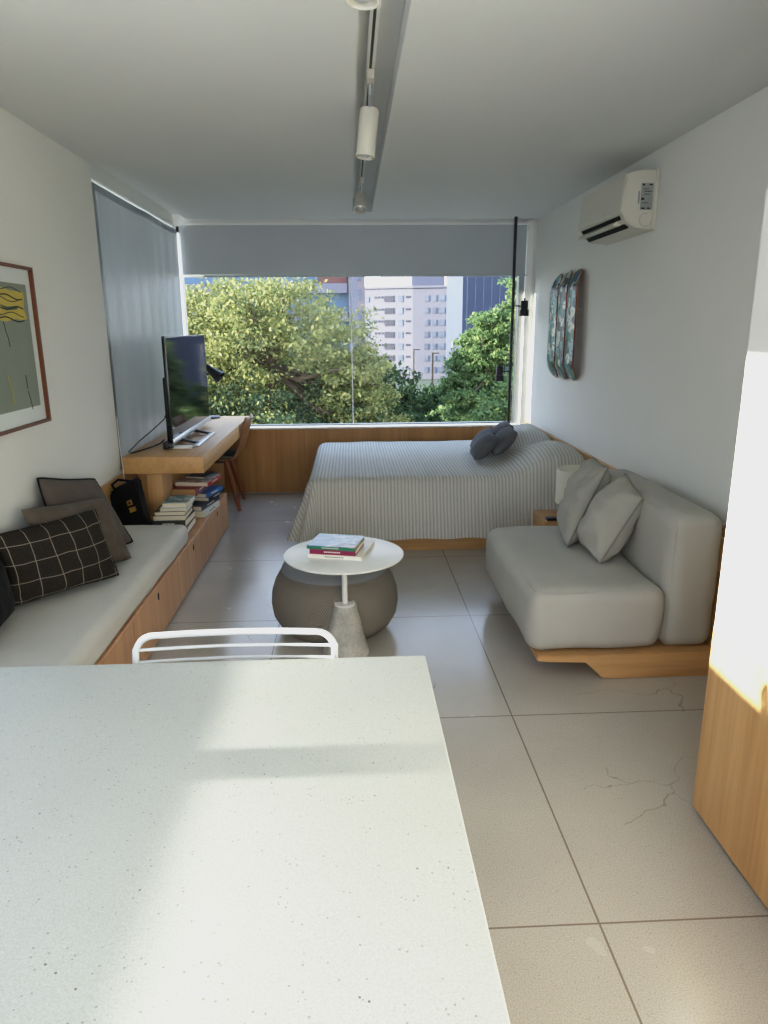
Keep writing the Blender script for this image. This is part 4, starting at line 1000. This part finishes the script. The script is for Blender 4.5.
for z in range(-8, 30, 4): box(bm, 29.3, 29.7, 219.6, 221, z, z + 0.3)
link('ledge', bm, M['bld_dark'], t, smooth=0)
t = thing('office_block', 'dark navy clad block at the right of the window', 'building', (25, 135, GZ))
bm = NB(); box(bm, 18.7, 44, 120, 140, GZ, 20); link('wall', bm, M['navy'], t, smooth=0)
bm = NB()
for k in range(9): box(bm, 19.4 + k * 1.35, 19.48 + k * 1.35, 119.92, 120.02, GZ, 20)
link('panel_joint', bm, M['bld_win'], t, smooth=0)
t = thing('office_building', 'white banded building glimpsed behind the big tree', 'building', (-8, 62, GZ))
bm = NB(); box(bm, -22, 0.0, 60, 72, GZ, 9); link('wall', bm, M['blue_glass'], t, smooth=0)
for z in (2.1, 4.3, 7.0):
    bm = NB(); box(bm, -22.2, -0.1, 59.2, 60.2, z, z + 0.75); link('floor_band', bm, M['stucco_white'], t, smooth=0)
bm = NB(); box(bm, -2.4, -0.1, 59.6, 60.2, 5.05, 7.0); link('red_panel', bm, M['brick_red'], t, smooth=0)
bm = NB(); box(bm, 0.0, 0.72, 58.8, 61, GZ, 9); link('corner_column', bm, M['stucco_white'], t, smooth=0)
t = thing('beige_house', 'pale beige building between the column and the white tower', 'building', (1.5, 90, GZ))
bm = NB(); box(bm, 0.8, 2.0, 90, 98, GZ, 9.2); link('wall', bm, M['stucco_pink'], t, smooth=0)
bm = NB()
for z in (2.5, 5, 7.2): box(bm, 1.1, 1.5, 89.9, 90.1, z, z + 1.2)
link('window', bm, M['bld_win'], t, smooth=0)
g = 'street poles before the tower'
for (x, y, z, r, lab, mt) in ((5.75, 40, 0.77, 0.09, 'pale street pole standing left of the green tree', 'stucco_white'), (4.62, 40, 0.2, 0.05, 'thin dark utility pole before the tower right face', 'bark'), (3.55, 40, 0.4, 0.05, 'thin dark utility pole before the tower left face', 'bark')):
    bm = NB(); tube(bm, [(x, y, GZ), (x, y, z)], r, 10); box(bm, x - 0.02, x + 0.35, y - 0.03, y + 0.03, z - 0.06, z)
    tag(link('street_pole', bm, M[mt], loc=(x, y, GZ)), lab, 'pole', g)
bm = NB(); box(bm, 2.0, 9.0, 60, 62, GZ, -6); tag(link('garden_wall', bm, M['brick_red'], loc=(5, 61, GZ)), 'dark red wall at the foot of the white tower', 'wall')

# ------------------------------------------------------------------ light
def sun_dir(v):
    return Vector(v).normalized().to_track_quat('-Z', 'Y').to_euler()
L = bpy.data.lights.new('sun', 'SUN'); L.energy = 23.0; L.angle = math.radians(0.8); L.color = (1.0, 0.94, 0.82)
o = bpy.data.objects.new('sun', L); C.objects.link(o); o.location = (-20, 5, 12); o.rotation_euler = sun_dir((1, 0, -0.161))
def area(name, loc, direction, sx, sy, power, col):
    L = bpy.data.lights.new(name, 'AREA'); L.shape = 'RECTANGLE'; L.size = sx; L.size_y = sy; L.energy = power; L.color = col
    o = bpy.data.objects.new(name, L); C.objects.link(o); o.location = loc; o.rotation_euler = sun_dir(direction); return o
area('fill_back', (-0.3, YB - 0.2, 1.3), (0, 1, 0.12), 2.2, 1.9, 34, (0.96, 0.975, 1.0))  # added fill light at the back opening, not a real source
area('fill_side', (XL - 0.17, 0.0, 1.4), (1, 0, 0), 1.0, 4.2, 3, (0.93, 0.97, 1.0))  # added weak fill outside the near left window, on top of the sky
W = bpy.data.worlds.new('World'); bpy.context.scene.world = W; W.use_nodes = True
nt = W.node_tree; bg = nt.nodes['Background']
tc = nt.nodes.new('ShaderNodeTexCoord'); sp = nt.nodes.new('ShaderNodeSeparateXYZ'); cr = nt.nodes.new('ShaderNodeValToRGB')
nt.links.new(tc.outputs['Generated'], sp.inputs[0]); nt.links.new(sp.outputs['Z'], cr.inputs['Fac']); nt.links.new(cr.outputs['Color'], bg.inputs['Color'])
e = cr.color_ramp.elements; e[0].position = 0.0; e[0].color = (0.885, 0.91, 0.985, 1); e[1].position = 0.7; e[1].color = (0.46, 0.63, 1.0, 1)
bg.inputs['Strength'].default_value = 3.9

# ------------------------------------------------------------------ camera
f_px, yaw, pitch, roll = 703.86, 4.587e-2, 0.25499, -7.43e-3
cy, sy, cp, sp_ = math.cos(yaw), math.sin(yaw), math.cos(pitch), math.sin(pitch)
F = Vector((sy * cp, cy * cp, -sp_)); Rr = Vector((cy, -sy, 0)); U = Rr.cross(F)
c_, s_ = math.cos(roll), math.sin(roll)
R2 = Rr * c_ + U * s_; U2 = -Rr * s_ + U * c_
cam = bpy.data.cameras.new('Camera'); co = bpy.data.objects.new('Camera', cam); C.objects.link(co)
mt = Matrix((R2, U2, -F)).transposed().to_4x4(); mt.translation = Vector((0, 0, 1.52)); co.matrix_world = mt
cam.sensor_fit = 'VERTICAL'; cam.sensor_height = 36; cam.lens = f_px / 1024 * 36; cam.clip_start = 0.02; cam.clip_end = 2000
sc = bpy.context.scene; sc.camera = co
sc.view_settings.view_transform = 'Standard'; sc.view_settings.look = 'None'; sc.view_settings.exposure = 0.0
sc.view_settings.use_curve_mapping = True
cm_ = sc.view_settings.curve_mapping; cm_.clip_max_x = 6.0; cm_.clip_max_y = 1.5; cm_.extend = 'HORIZONTAL'
cv_ = cm_.curves[3]
cv_.points[0].location = (0, 0); cv_.points[1].location = (6.0, 0.91)
for p_ in ((0.04, 0.032), (0.14, 0.128), (0.3, 0.298), (0.6, 0.6), (0.9, 0.80), (1.5, 0.86), (3.0, 0.885)): cv_.points.new(*p_)
cm_.update()
sc.cycles.max_bounces = 12; sc.cycles.diffuse_bounces = 6; sc.cycles.transparent_max_bounces = 12; sc.cycles.sample_clamp_indirect = 6
